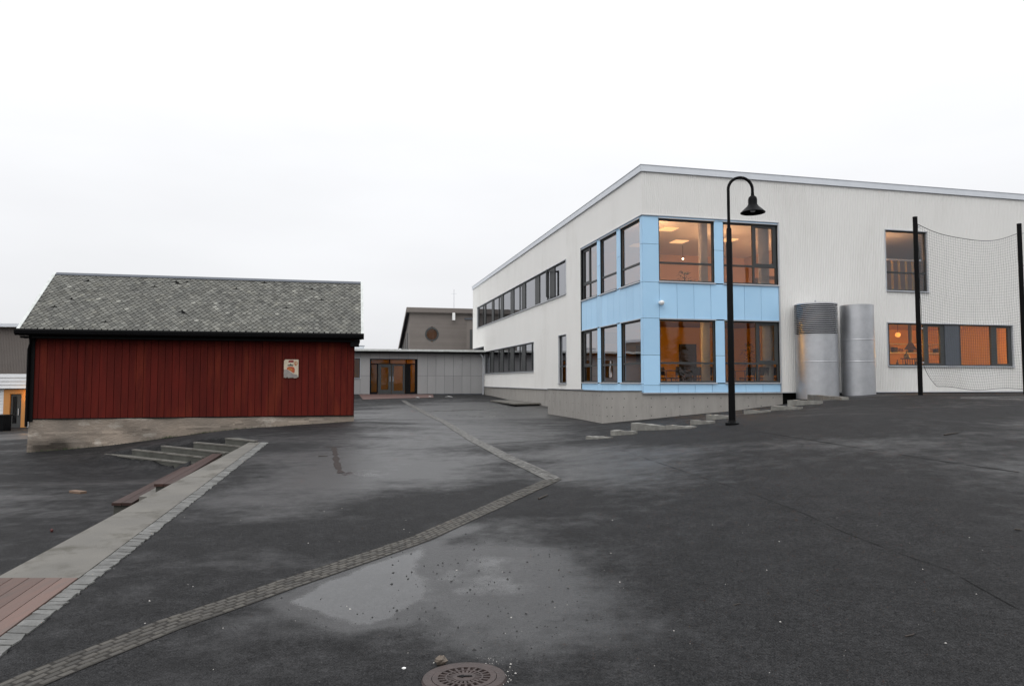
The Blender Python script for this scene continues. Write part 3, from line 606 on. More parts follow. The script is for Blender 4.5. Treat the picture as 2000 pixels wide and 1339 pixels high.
for a, b in ((Z_BASE, zl1 - .1), (zl1 - .1, zmid[1]), (zmid[1], zl2 + .04), (zl2 + .04, zu1 - .05), (zu1 - .05, zmid[0]), (zmid[0], fl_u)): panel('F', -.004, cs, a, b)
for (a, b) in ((zu1 - .02, zmid[0] - .12), (zmid[0] - .12, zu2 + .01)): panel('F', winF[0][1], winF[1][0], a, b, .0)
for (a, b) in ((zl1 - .02, zmid[1]), (zmid[1], zl2 + .01)): panel('F', winF[0][1], winF[1][0], a, b, .0)
jl = [.02] + list(np.linspace(winL[0][0], ls1, 11))
for a, b in zip(jl[:-1], jl[1:]):
    panel('L', a, b, zl2 + .04, zu1 - .05); panel('L', a, b, Z_BASE, zl1 - .05)
for (a, b) in ((zl1 - .05, zmid[1]), (zmid[1], zl2 + .04), (zu1 - .05, zmid[0]), (zmid[0], fl_u)): panel('L', .02, winL[0][0], a, b)
panel('L', winL[0][0], ls1, zu2 + .01, fl_u)
for i in (0, 1):
    for (a, b) in ((zu1 - .02, zmid[0] - .1), (zmid[0] - .1, zu2 + .01), (zl1 - .02, zmid[1]), (zmid[1], zl2 + .01)): panel('L', winL[i][1], winL[i + 1][0], a, b, .0)
mb = MB(); mb.box(-.05, fs1 + .04, -.05, .02, fl_u + .002, fl_u + .03); mb.build('flashing', M['alu'], school)
mb = MB(); mb.box(-.05, .02, .021, ls1 + .04, fl_u + .002, fl_u + .03); mb.build('flashing', M['alu'], school)
mb = MB(); mb.box(fs1 + .003, fs1 + .04, -.03, .02, Z_BASE, fl_u); mb.build('flashing', M['alu'], school)
mb = MB(); mb.box(-.03, .02, ls1 + .003, ls1 + .05, Z_BASE, fl_u); mb.build('flashing', M['frame'], school)
mb = MB(); mb.box(-.06, fs1 + .05, -.06, .06, Z_BASE - .035, Z_BASE - .003); mb.box(fs1 + .06, LEN_F, -.02, .06, Z_BASE - .035, Z_BASE - .003); mb.box(-.02, .06, .061, LEN_L, Z_BASE - .035, Z_BASE - .003); mb.build('base_flashing', M['alu'], school)
# corner windows
fr = .055
def two_row(w, z0, z1, split, gl, side, vs_=(), cas=None, label=None):
    s0, s1 = w; zs = z0 + (z1 - z0) * split; pn = []; cuts = [s0] + list(vs_) + [s1]
    for i, (a, b) in enumerate(zip(cuts[:-1], cuts[1:])):
        a2 = a + (fr if i == 0 else .035); b2 = b - (fr if i == len(cuts) - 2 else .035); pn.append((a2, b2, z0 + fr, zs - .035))
        if cas == i: pn.append((a2 + .07, b2 - .10, zs + .11, z1 - fr - .07))
        else: pn.append((a2, b2, zs + .035, z1 - fr))
    o = window(school, side, (s0, s1, z0, z1), pn, gl, trim=False, label=label)
    t = MB(); fbox(t, side, s0 - .02, s1 + .02, -.06, .065, z0 - .05, z0 - .004); t.build('sill', M['alu'], o)
    t = MB(); fbox(t, side, s0 - .02, s1 + .02, -.045, .065, z1 + .004, z1 + .035); t.build('flashing', M['alu'], o)
two_row(winF[0], zu1, zu2, .30, M['glass'], 'F'); two_row(winF[1], zu1, zu2, .30, M['glass'], 'F', (sF(1474.5),), 1)
two_row(winF[0], zl1, zl2, .31, M['glass_dim'], 'F'); two_row(winF[1], zl1, zl2, .31, M['glass_dim'], 'F', (sF(1478.5),), 1)
for z0, z1, sp in ((zu1, zu2, .30), (zl1, zl2, .31)):
    g_ = M['glass_side']
    two_row(winL[0], z0, z1, sp, g_, 'L'); two_row(winL[1], z0, z1, sp, g_, 'L'); two_row(winL[2], z0, z1, sp, g_, 'L', (sL(1150),), 1)
# right hand windows
zz = RF(1730, 530.5)[1]
window(school, 'F', ur, [(ur[0] + .05, ur[1] - .05, zz + .03, ur[3] - .05), (ur[0] + .05, ur[1] - .05, ur[2] + .05, zz - .03)], M['glass'])
pz = (lr[2] + .05, lr[3] - .05)
o_ = window(school, 'F', lr, [(sF(1736.5), sF(1803), *pz), (sF(1812), sF(1835), pz[0] + .05, pz[1] - .05), (sF(1875), sF(1934), *pz), (sF(1945), sF(1967), pz[0] + .05, pz[1] - .05)], M['glass_dim'])
mb = MB(); mb.box(sF(1843.5), sF(1871), .035, .058, lr[2] + .03, lr[3] - .03); mb.build('infill_panel', M['panelgrey'], o_)
# strip windows on the long side
def strip(rect, px, gl, mull, opened=None):
    pn = []; s0, s1, z0, z1 = rect
    for k, (a, b) in enumerate(px):
        A, B = sL(b), sL(a)          # nearer pixel (larger x) has smaller s
        if k in mull:
            m0 = A + (B - A) * .26; pn.append((A + .03, m0 - .03, z0 + .1, z1 - .1)); pn.append((m0 + .04, B - .02, z0 + .05, z1 - .05))
        else: pn.append((A + .02, B - .02, z0 + .05, z1 - .05))
    return window(school, 'L', rect, pn, gl)
c4 = lambda x: 900 + x * .2837
strip(us, [(c4(a), c4(b)) for a, b in ((118, 157), (165, 208), (220, 268), (285, 336), (357, 413), (437, 505), (533, 608), (638, 722))], M['glass_side'], (0, 2, 4, 6))
strip(lsr, [(c4(a), c4(b)) for a, b in ((167, 205), (218, 268), (285, 335), (357, 413), (437, 498))], M['glass_side'], (0, 1, 2, 3, 4))
zt = LF(1100, 715)[1]; window(school, 'L', tn, [(tn[0] + .05, tn[1] - .05, zt + .03, tn[3] - .05), (tn[0] + .05, tn[1] - .05, tn[2] + .05, zt - .03)], M['glass_side'])
# open casement on the upper strip
mb = MB(); a_s = sL(c4(600)); mb.box(-.62, 0, -.03, .03, us[2] + .12, us[2] + .20); mb.box(-.62, 0, -.03, .03, us[3] - .2, us[3] - .12); mb.box(-.62, -.54, -.03, .03, us[2] + .2, us[3] - .2); mb.box(-.08, 0, -.03, .03, us[2] + .2, us[3] - .2)
oc = mb.build('open_casement', M['frame'], school, (0.05, a_s, 0), (0, 0, R(62)))
# plinth
bzl = CAMZ - 1.75
mb = MB(); mb.box(-.066, fs1 + .1, .03, .35, bzl, Z_BASE - .036); mb.build('plinth', M['concrete'], school)
mb = MB(); mb.box(fs1 + .11, LEN_F, .10, .35, bzl + .3, Z_BASE - .036); mb.build('plinth', M['dark'], school)
mb = MB(); mb.box(.048, .35, .36, LEN_L, bzl, Z_BASE - .036); mb.build('plinth', M['concrete'], school)
# projecting concrete wall round the corner, panels, tie holes, coping
ZBX = RF(1200, 764.0)[1]; DB = 6.67
def wallpanel(x0, x1, y0, y1): 
    m_ = MB(); m_.box(x0, x1, y0, y1, bzl, ZBX); return m_.build('concrete_panel', M['concrete'], school)
wallpanel(-1.57, -.068, .03, .28); wallpanel(-1.57, -1.32, .283, DB); wallpanel(-1.31, .045, DB - .25, DB)
mb = MB(); mb.box(-1.31, .045, .29, DB - .26, ZBX - .12, ZBX - .03); mb.build('terrace_slab', M['concrete'], school)
mb = MB(); mb.box(-1.60, -.064, .0, .30, ZBX + .002, ZBX + .025); mb.box(-1.60, -1.30, .301, DB + .02, ZBX + .002, ZBX + .025); mb.build('wall_coping', M['zinc'], school)
holes = MB()
def hole(c, ax):
    n = 8; r = .017
    holes.poly([(c[0] + (r * math.cos(6.283 * k / n) if ax == 'F' else 0), c[1] + (r * math.cos(6.283 * k / n) if ax == 'L' else 0), c[2] + r * math.sin(6.283 * k / n)) for k in range(n)])
for a in (-1.38, -1.2, -.75, -.3, .3, .85, 1.4, 1.95, 2.5, 3.05, 3.6, 4.15, 4.7, 5.2):
    for zr in (.2, .5, .8):
        zc = ZBX - zr * 1.02
        if zc > H(*bw(a, 0)) + .06: hole((a + random.uniform(-.02, .02), .0265, zc - .05), 'F')
for b in (.25, .55, 1.0, 1.7, 2.5, 3.2, 4.0, 4.9, 5.8, 6.4):
    for zr in (.15, .5, .85): hole((-1.5735, b, ZBX - zr), 'L')
holes.build('tie_holes', M['dark'], school)
# slab over the light well beside the long side
mb = MB(); zc = CAMZ + ray(1020, 784.5)[1] * 40.0
b0, b1 = sL(1056, 790), sL(1003, 784)
lw = tag(empty('light_well_slab', (*bw(-.5, b0), zc - .2), PHI), 'thin pale slab over a dark light well by the white wall', 'slab')
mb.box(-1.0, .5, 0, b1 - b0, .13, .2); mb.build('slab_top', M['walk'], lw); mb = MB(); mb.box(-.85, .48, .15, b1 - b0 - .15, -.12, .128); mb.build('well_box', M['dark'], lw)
# downpipe
dp = tag(empty('downpipe', (*bw(-.12, LEN_L - .35), H(*bw(-.12, LEN_L - .35))), PHI), 'pale grey downpipe in the corner beside the entrance wing', 'downpipe')
zt_ = CAMZ + ray(943, 691)[1] * 52 - dp.location.z
mb = MB(); mb.tube([(0, 0, 0.02), (0, 0, zt_ - .35), (-.08, -.03, zt_ - .15), (-.22, -.05, zt_)], .055, 10); mb.build('pipe', M['alu'], dp, smooth=True); mb = MB(); mb.box(-.065, .12, -.03, .03, zt_ * .35, zt_ * .35 + .05); mb.box(-.065, .12, -.03, .03, zt_ * .75, zt_ * .75 + .05); mb.build('bracket', M['alu'], dp)
# security camera on the blue corner
sl = tag(empty('wall_camera', (*bw(sF(1289), -.006), RF(1289, 592)[1]), PHI), 'small white dome camera on the blue corner panels', 'camera')
mb = MB(); mb.lathe([(0, 0), (.07, .0), (.07, .06), (0, .06)], 16); mb.build('mount', M['white'], sl, (0, 0, .02), (R(90), 0, 0), smooth=True)
mb = MB(); mb.lathe([(0, -.09), (.05, -.075), (.085, -.03), (.095, .01), (.085, .05), (.045, .085), (0, .095)], 16); mb.build('dome', M['white'], sl, (0, -.13, 0), (0, 0, 0), smooth=True)

# ------------------------------------------------------------------ rooms behind the glass
FL0, CE0, FL1, CE1 = CAMZ - .35, CAMZ + 2.55, CAMZ + 3.28, CAMZ + 6.02
def room(x0, x1, y0, y1, z0, z1, wm, cm, fm):
    m_ = MB(); m_.box(x0, x1, y0, y1, z0 - .1, z0); m_.build('room_floor', M[fm], school)
    m_ = MB(); m_.box(x0, x1, y0, y1, z1, z1 + .1); m_.build('room_ceiling', M[cm], school)
    m_ = MB(); m_.box(x0 + .1, x1, y1 - .1, y1, z0 + .003, z1 - .003); m_.box(x1 - .1, x1, y0, y1 - .103, z0 + .003, z1 - .003); m_.build('room_wall', M[wm], school)
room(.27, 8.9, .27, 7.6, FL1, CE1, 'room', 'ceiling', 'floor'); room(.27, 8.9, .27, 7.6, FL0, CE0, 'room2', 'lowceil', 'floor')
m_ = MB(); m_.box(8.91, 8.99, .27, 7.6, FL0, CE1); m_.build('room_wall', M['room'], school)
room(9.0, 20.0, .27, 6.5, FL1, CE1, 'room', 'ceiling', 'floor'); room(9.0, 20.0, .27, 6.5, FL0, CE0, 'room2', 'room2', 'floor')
m_ = MB(); m_.box(.27, 7, 7.7, LEN_L - .3, FL0 - .1, FL0); m_.box(.27, 7, 7.7, LEN_U - .3, FL1 - .6, FL1); m_.box(.27, 7, 7.7, LEN_U - .3, CE1, CE1 + .1); m_.box(6.9, 7, 7.7, LEN_L - .3, FL0, CE0 + .1); m_.box(6.9, 7, 7.7, LEN_U - .3, FL1, CE1); m_.build('corridor_shell', M['dimroom'], school)
m_ = MB(); m_.box(5.2, 6.1, 7.44, 7.49, FL0 + .01, FL0 + 2.1); m_.build('inner_door', M['furn'], school)
m_ = MB(); m_.box(3.0, 3.3, 7.44, 7.49, FL0 + 1.1, FL0 + 2.0); m_.build('notice_board', M['furn'], school)
def at(a, b, z): x, y = bw(a, b); return (x, y, z)
sph = [(0.001, -1)] + [(math.cos(R(t)), math.sin(R(t))) for t in range(-75, 90, 15)] + [(0.001, 1)]
def globe(a, b, z, ztop, m, label, r=.11, grp='globe lamps hanging inside the school'):
    o = tag(empty('globe_lamp', at(a, b, z)), label, 'lamp', grp)
    g = MB(); g.lathe([(x * r, y * r) for x, y in sph], 14); g.build('globe', M[m], o, smooth=True)
    c = MB(); c.tube([(0, 0, r), (0, 0, ztop - z)], .008, 6); c.build('cord', M['black'], o); return o
def behind(px, b):    # where the sight line through a pixel column meets the plane b metres inside the front wall
    rx_, _ = ray(px, 600); ox, oy = CX + b * V[0], CY + b * V[1]; return (rx_ * oy - ox) / (U[0] - rx_ * U[1])
globe(behind(1335, 5.2), 5.2, CAMZ + 5.42, CE1, 'spot', 'tiny bright lamp seen through the upper left corner window', .045)
globe(behind(1270, 1.3), 1.3, CAMZ + 4.95, CE1, 'bulb', 'glowing globe lamp behind the end pane of the blue corner', .17)
globe(behind(1405, 2.2), 2.2, CAMZ + 5.0, CE1, 'bulb', 'unseen globe lamp added behind the blue strip between the upper corner windows', .13)  # unseen globes, this and the next, added behind post and wall to brighten upstairs
globe(behind(1536, 3.2), 3.2, CAMZ + 4.6, CE1, 'bulb', 'unseen globe lamp added behind the white wall right of the upper corner windows', .15)
globe(behind(1271, 1.6), 1.6, CAMZ + 1.9, CE0, 'bulb_low', 'unseen canteen lamp added behind the lower blue corner panels', .17)  # unseen globes added behind the blue panels to brighten the canteen
globe(behind(1408.5, 3.2), 3.2, CAMZ + 1.7, CE0, 'bulb_low', 'unseen canteen lamp added behind the blue strip between the lower corner windows', .12)
globe(behind(1752, 2.6), 2.6, CAMZ + 2.0, CE0, 'shade', 'orange lampshade at the left end of the low right-hand window', .11)
globe(behind(1722, 1.2), 1.2, CAMZ + 1.6, CE0, 'bulb_low', 'unseen orange lamp added behind the wall left of the low right-hand window', .14)  # unseen lamps added beside the panes to brighten the kitchen and its blind
globe(behind(1857, 1.3), 1.3, CAMZ + 1.4, CE0, 'bulb_low', 'unseen orange lamp added behind the dark infill panel of the low right-hand window', .17)
globe(behind(1990, 1.6), 1.6, CAMZ + 1.3, CE0, 'bulb_low', 'unseen orange lamp added right of the low right-hand window', .17)
globe(behind(1716, 1.5), 1.5, CAMZ + 5.0, CE1, 'bulb', 'unseen lamp added left of the tall upper right-hand window', .11)  # unseen lamp added past the window edge to brighten this upper room
for (a, b, lab) in ((2.1, 2.2, 'square ceiling light nearest the glass in the upper left corner window'), (3.7, 4.4, 'square ceiling light to the right in the upper left corner window'), (2.3, 5.6, 'square ceiling light farthest back in the upper left corner window'), (5.6, 3.6, 'square ceiling light in the upper right corner window')):
    m_ = MB(); m_.box(-.3, .3, -.3, .3, -.03, -.004); tag(m_.build('ceiling_light', M['panel_light'], None, at(a, b, CE1), (0, 0, PHI)), lab, 'ceiling light', 'square ceiling lights upstairs')
def curtain(s, b, z0, z1, w, lab, n=7):
    m_ = MB(); pts = []
    for k in range(n * 4 + 1): pts.append((k / (n * 4) * w, .05 * math.sin(k / 4 * 2 * math.pi)))
    for (p, q) in zip(pts[:-1], pts[1:]):
        m_.poly([(p[0], p[1], 0), (q[0], q[1], 0), (q[0], q[1], z1 - z0), (p[0], p[1], z1 - z0)])
        m_.poly([(q[0], q[1] + .012, 0), (p[0], p[1] + .012, 0), (p[0], p[1] + .012, z1 - z0), (q[0], q[1] + .012, z1 - z0)])
    tag(m_.build('curtain', M['curtain'], None, at(s, b, z0), (0, 0, PHI)), lab, 'curtain', 'grey curtains gathered beside the corner windows')
curtain(sF(1376), .36, FL1 + .05, CE1 - .02, .33, 'grey curtain at the right of the upper left corner window')
curtain(sF(1494), .36, FL1 + .05, CE1 - .02, .42, 'grey curtain at the right of the upper right corner window')
curtain(sF(1378), .36, FL0 + .05, CE0 - .02, .33, 'grey curtain at the right of the lower left corner window')
curtain(sF(1499), .36, FL0 + .05, CE0 - .02, .42, 'grey curtain at the right of the lower right corner window')
# blinds in the low right-hand window and the tall one
def blinds(s0, s1, z0, z1, n, lab, b=.42):
    o = tag(empty('blind', at(s0, b, z0), PHI), lab, 'blind'); w = (s1 - s0) / n
    sl_ = MB(); sl_.box(0, w * .72, -.004, .004, 0, z1 - z0 - .06); me = sl_.mesh('slat', M['room2'])
    for k in range(n): place('slat', me, o, (k * w, 0, 0), (0, 0, R(28)))
    r_ = MB(); r_.box(0, s1 - s0, -.03, .03, z1 - z0 - .055, z1 - z0); r_.build('head_rail', M['white'], o)
blinds(sF(1872), sF(1968), lr[2] - .05, lr[3] + .1, 26, 'vertical slat blind glowing orange in the low right-hand window')
blinds(ur[0], ur[1] + .05, ur[2] - .05, ur[2] + 1.35, 6, 'vertical slat blind across the tall upper right-hand window', .5)
# canteen furniture
def table(a, b, rz, lab):
    o = tag(empty('table', at(a, b, FL0), PHI + rz), lab, 'table', 'canteen tables'); m_ = MB(); m_.box(-.6, .6, -.4, .4, .71, .745); m_.build('table_top', M['tabletop'], o)
    lg = MB(); lg.tube([(0, 0, 0), (0, 0, .708)], .022, 8); me = lg.mesh('leg', M['tabletop'])
    for x in (-.53, .53):
        for y in (-.33, .33): place('leg', me, o, (x, y, 0))
def chair(a, b, rz, lab):
    o = tag(empty('chair', at(a, b, FL0), PHI + rz), lab, 'chair', 'dark canteen chairs')
    m_ = MB(); m_.bev(-.21, .21, -.21, .21, .42, .46, .015); m_.build('seat', M['furn'], o)
    m_ = MB()
    for k in range(4):
        x0, x1 = -.2 + k * .1, -.1 + k * .1; c = lambda x: .20 + .03 - (x / .2) ** 2 * .03
        m_.poly([(x0, c(x0), .55), (x1, c(x1), .55), (x1, c(x1) + .05, .86), (x0, c(x0) + .05, .86)]); m_.poly([(x1, c(x1) + .02, .55), (x0, c(x0) + .02, .55), (x0, c(x0) + .07, .86), (x1, c(x1) + .07, .86)])
    m_.build('backrest', M['furn'], o)
    for x in (-.18, .18):
        l_ = MB(); l_.tube([(x, -.18, 0), (x, -.18, .42)], .013, 6); l_.build('leg', M['furn'], o); l_ = MB(); l_.tube([(x, .19, 0), (x, .18, .42), (x, .22, .6)], .013, 6); l_.build('leg', M['furn'], o)
table(1.75, 1.05, 0, 'canteen table near the glass in the lower left corner window'); table(2.95, 1.9, 0, 'canteen table farther back in the lower left corner window'); table(5.0, 1.05, 0, 'canteen table in the lower right corner window')
for a, b, rz, lab in ((1.15, .75, 0.2, 'leftmost dark chair in the lower left corner window'), (1.65, .62, 3.1, 'second dark chair from the left in the lower left corner window'), (2.2, .66, 3.3, 'dark chair in the middle of the lower left corner window'), (2.75, 1.3, 3.0, 'dark chair at the farther canteen table'), (2.8, .7, 2.9, 'dark chair near the curtain of the lower left corner window'), (4.5, .62, 3.2, 'dark chair just right of the lamp post in the lower right corner window'), (5.1, .6, 3.0, 'dark chair at the middle of the lower right corner window'), (5.65, .75, 2.8, 'rightmost dark chair in the lower right corner window')):
    chair(a, b, rz, lab)
def plant(a, b, z, h, lab, n=160, sp=.38):
    o = tag(empty('potted_plant', at(a, b, z)), lab, 'plant'); p = MB(); p.lathe([(.001, 0), (.13, 0), (.17, .28), (.15, .28), (.001, .25)], 14); p.build('pot', M['terracotta'], o, smooth=True)
    t = MB(); t.tube([(0, 0, .24), (.03, .02, h * .5), (0, 0, h * .9)], [.025, .018, .008], 6)
    for k in range(7): an = k * 2.4; zz_ = h * (.4 + .07 * k); t.tube([(0, 0, zz_), (sp * .6 * math.cos(an), sp * .6 * math.sin(an), zz_ + .15)], .006, 5)
    t.build('stem', M['stick'], o); l = MB()
    for k in range(n):
        an = random.uniform(0, 6.283); zz_ = random.uniform(.38, 1) * h; rr = sp * random.uniform(.1, 1) * math.sin(math.pi * min(1, (zz_ / h - .25) / .8)); c = Vector((rr * math.cos(an), rr * math.sin(an), zz_)); d = Vector((math.cos(an + random.uniform(-.6, .6)), math.sin(an), random.uniform(-.7, .3))).normalized(); sd_ = d.cross(Vector((0, 0, 1))).normalized()
        L_ = random.uniform(.1, .17); l.poly([c, c + d * L_ * .5 + sd_ * .035, c + d * L_, c + d * L_ * .5 - sd_ * .035], random.random())
    l.build('foliage', M['leaf'], o)
plant(6.1, 3.0, FL0, 1.95, 'tall leafy pot plant in the lower right corner window'); plant(1.95, .62, FL1 + .0, .78, 'low spiky pot plant at the sill of the upper left corner window', 70, .42)
# loudspeaker on the canteen wall, desk with lamp upstairs, kitchen things on the right
spk = tag(empty('loudspeaker', at(1.6, 7.3, CAMZ + 1.72), PHI), 'black loudspeaker high on the canteen wall', 'loudspeaker'); m_ = MB(); m_.box(-.4, .4, -.3, .19, 0, .5); m_.build('cabinet', M['black'], spk); m_ = MB(); m_.lathe([(0.001, 0), (.2, 0), (.2, .02), (0.001, .02)], 16); m_.build('cone', M['furn'], spk, (0, -.3, .25), (R(90), 0, 0))
dk = tag(empty('desk', at(6.0, .95, FL1), PHI), 'desk behind the upper right corner window', 'desk'); m_ = MB(); m_.box(-.7, .7, -.35, .35, .71, .74); m_.build('desk_top', M['tabletop'], dk)
for x in (-.65, .65):
    m_ = MB(); m_.box(x - .03, x + .03, -.3, .3, 0, .708); m_.build('leg', M['furn'], dk)
def desklamp(a, b, lab, fx=1):
    o = tag(empty('desk_lamp', at(a, b, FL1 + .742), PHI), lab, 'desk lamp', 'thin desk lamps upstairs'); m_ = MB(); m_.lathe([(.001, 0), (.08, 0), (.08, .02), (.001, .025)], 14); m_.build('base', M['black'], o); m_ = MB(); m_.tube([(0, 0, .02), (.03 * fx, 0, .42), (.34 * fx, 0, .54)], .011, 6); m_.build('arm', M['black'], o); m_ = MB(); m_.tube([(.3 * fx, 0, .525), (.48 * fx, 0, .56)], [.02, .045], 10); m_.build('head', M['black'], o)
desklamp(5.55, 1.0, 'thin desk lamp on the left of the upstairs desk'); desklamp(6.5, 1.05, 'thin desk lamp on the right of the upstairs desk', -1)
kc = tag(empty('kitchen_counter', at(behind(1768, 3.2), 3.2, FL0), PHI), 'dark counter seen through the low right-hand window', 'counter'); m_ = MB(); m_.box(-.9, 1.2, -.3, .3, .9, .94); m_.build('worktop', M['furn'], kc); m_ = MB(); m_.box(-.85, 1.15, -.27, .28, 0, .897); m_.build('cupboard', M['furn'], kc)
kb = tag(empty('tray_rack', at(behind(1760, 1.5), 1.5, FL0), PHI), 'dark rack with upright bars in the low right-hand window', 'rack')
for k in range(6): m_ = MB(); m_.tube([(k * .12, 0, 0), (k * .12, 0, 1.25)], .014, 6); m_.build('bar', M['furn'], kb)
m_ = MB(); m_.box(-.03, .63, -.1, .1, 1.253, 1.29); m_.build('shelf', M['furn'], kb); m_ = MB(); m_.lathe([(.001, 0), (.13, 0), (.10, .12), (.03, .2), (.03, .3), (.001, .3)], 14); m_.build('jug', M['furn'], kb, (.2, 0, 1.292))

hd_ = tag(empty('extractor_hood', at(behind(1776, 2.4), 2.4, CAMZ + 1.35), PHI), 'dark extractor hood in the low right-hand window', 'extractor hood'); m_ = MB(); m_.tube([(0, 0, 0), (0, 0, .22), (0, 0, .30)], [.34, .16, .10], 4); m_.build('canopy', M['furn'], hd_); m_ = MB(); m_.tube([(0, 0, .30), (0, 0, CE0 - CAMZ - 1.35)], .08, 10); m_.build('duct', M['furn'], hd_)
for k, (x_, h_, lab) in enumerate(((-.55, .34, 'leftmost dark bottle on the kitchen counter'), (-.1, .28, 'middle dark bottle on the kitchen counter'), (.45, .38, 'rightmost dark bottle on the kitchen counter'))):
    m_ = MB(); m_.lathe([(.001, 0), (.05, 0), (.05, h_ * .6), (.018, h_ * .75), (.018, h_), (.001, h_)], 12); tag(m_.build('bottle', M['furn'], None, at(behind(1768, 3.2) + x_, 3.15, FL0 + .942)), lab, 'bottle', 'bottles on the kitchen counter')
sh = tag(empty('wall_shelf', at(behind(1768, 6.2), 6.2, CAMZ + 1.35), PHI), 'long pale shelf on the kitchen back wall', 'shelf'); m_ = MB(); m_.box(-2, 3, -.15, .15, 0, .05); m_.build('board', M['white'], sh); m_ = MB(); m_.box(-2, 3, -.12, .15, .45, .49); m_.build('board', M['white'], sh)
for k in range(9): m_ = MB(); w_ = random.uniform(.1, .22); x_ = -1.8 + k * .5; m_.box(x_, x_ + w_, -.1, .1, .052, .052 + random.uniform(.15, .33)); m_.build('jar', M['furn' if k % 3 else 'room'], sh)
# ================================================================== galvanised shafts
def shaft(px0, px1, ptop, pbot, label, louver=None):
    Y = 25.6; a = Pd(px0, pbot, Y); b = Pd(px1, pbot, Y); r = (b.x - a.x) / 2; cx = (a.x + b.x) / 2; zb = a.z; zt_ = Pd(px0, ptop, Y).z
    o = tag(empty('ventilation_shaft', (cx, Y + .1, zb)), label, 'ventilation shaft', 'galvanised shafts against the white wall'); h = zt_ - zb
    if louver is None:
        m_ = MB(); m_.lathe([(r, -.15), (r, h), (r - .02, h), (r - .02, h - .1), (.001, h - .1)], 48); m_.build('drum', M['galv'], o, smooth=True); bands = (.36, .60)
    else:
        hl = Pd(px0, louver, Y).z - zb; m_ = MB(); m_.lathe([(r, -.15), (r, hl)], 48); m_.build('drum', M['galv'], o, smooth=True); bands = (.54 * hl / h,)
        m_ = MB(); m_.lathe([(r * .9, hl), (r * .9, h - .02)], 40); m_.build('core', M['dark'], o, smooth=True); n = 16; dz = (h - hl - .06) / n
        s_ = MB(); s_.lathe([(r * .93, dz * .1), (r * 1.02, 0), (r * 1.02, dz * .34), (r * .93, dz * .48)], 48); me = s_.mesh('louvre', M['galv'], True)
        for k in range(n): place('louvre', me, o, (0, 0, hl + k * dz))
        m_ = MB(); m_.lathe([(r * 1.02, h - .06), (r * 1.02, h - .02), (r * .96, h), (.001, h + .07)], 48); m_.build('lid', M['galv'], o, smooth=True); m_ = MB(); m_.tube([(0, 0, h + .06), (0, 0, h + .14)], .03, 8); m_.build('lifting_eye', M['galv'], o)
    for f in bands: m_ = MB(); m_.lathe([(r + .001, h * f), (r + .006, h * f + .008), (r + .006, h * f + .028), (r + .001, h * f + .036)], 48); m_.build('seam_band', M['galv'], o, smooth=True)
    l_ = MB(); l_.box(-.003, .003, -.01, .01, 0, h * .95); 
    return o
shaft(1560, 1638, 593, 771, 'wide galvanised ventilation shaft with a louvred top', 654)
shaft(1649.5, 1710.5, 596, 770, 'narrow plain galvanised shaft right of the louvred one')

# ================================================================== ball net
def netpost(p, h, lab):
    o = tag(empty('net_post', (p.x, p.y, p.z - .02)), lab, 'post', 'black posts of the ball net'); m_ = MB(); m_.tube([(0, 0, 0), (0, 0, h)], .07, 16); m_.build('pole', M['black'], o, smooth=True); m_ = MB(); m_.lathe([(.072, h - .01), (.072, h + .012), (.001, h + .02)], 16); m_.build('cap', M['black'], o)
    for k in range(5): m_ = MB(); m_.box(.05, .10, -.055, -.075, h * (.18 + .19 * k), h * (.18 + .19 * k) + .035); m_.build('hook', M['alu'], o)
p1 = P(1798, 771, -.45); p2 = Vector((p1.x + 4.14 * U[0], p1.y + 4.14 * U[1], p1.z)); hz = Pd(1790, 423, p1.y).z - p1.z
netpost(p1, hz, 'black net post standing before the tall upper window'); p2.z = H(p2.x, p2.y); netpost(p2, hz, 'black net post at the right edge of the picture')
net = tag(empty('ball_net', p1, PHI), 'sagging grey ball net between the two black posts', 'net')
NU, NV = 44, 56; W_ = 4.0; zt0 = hz - .24; zbm = Pd(1900, 760, 22.2).z - p1.z
def netp(u, v):
    x = .10 + u * W_; top = zt0 - 4 * .36 * u * (1 - u) * (1 + .25 * (u - .5)) - .10 * u; bot = zbm + .02 * math.sin(u * 9)
    z = top + (bot - top) * v
    k = max(0, v - .80) / .2; x += k * k * .55 * (1 - u) ** 3; z += (k * .10) * (1 - u) ** 4
    return Vector((x + .02 * math.sin(u * 14 + v * 5) * math.sin(v * 3), .10 * math.sin(math.pi * u) * math.sin(math.pi * v) + .02 * math.sin(v * 20 + u * 7), z - .015 * math.sin(u * 11 + v * 9)))
mb = MB()
for i in range(NU + 1): mb.tube([netp(i / NU, j / NV) for j in range(NV + 1)], .0026, 3, cap=False)
for j in range(NV + 1): mb.tube([netp(i / NU, j / NV) for i in range(NU + 1)], .0026, 3, cap=False)
mb.build('mesh', M['net'], net)
mb = MB(); mb.tube([(0.0, 0, zt0 + .02)] + [netp(i / NU, 0) for i in range(NU + 1)] + [(W_ + .14, 0, zt0 - .08)], .010, 6); mb.build('top_rope', M['net'], net)
mb = MB(); mb.tube([netp(0, j / NV) for j in range(0, NV + 1)] + [netp(i / NU, 1) for i in range(1, NU + 1)], .008, 6); mb.build('edge_rope', M['net'], net)
ribbon('court_line', [G(*p) for p in ((1876, 776.5), (1930, 778), (1999, 780))], .06, M['paint'], label='worn white painted line by the right-hand net')
ribbon('court_line', [G(*p) for p in ((1876, 776.3), (1930, 775.5), (1999, 774.5))], .05, M['paint'], label='upper of the worn white lines by the right-hand net')

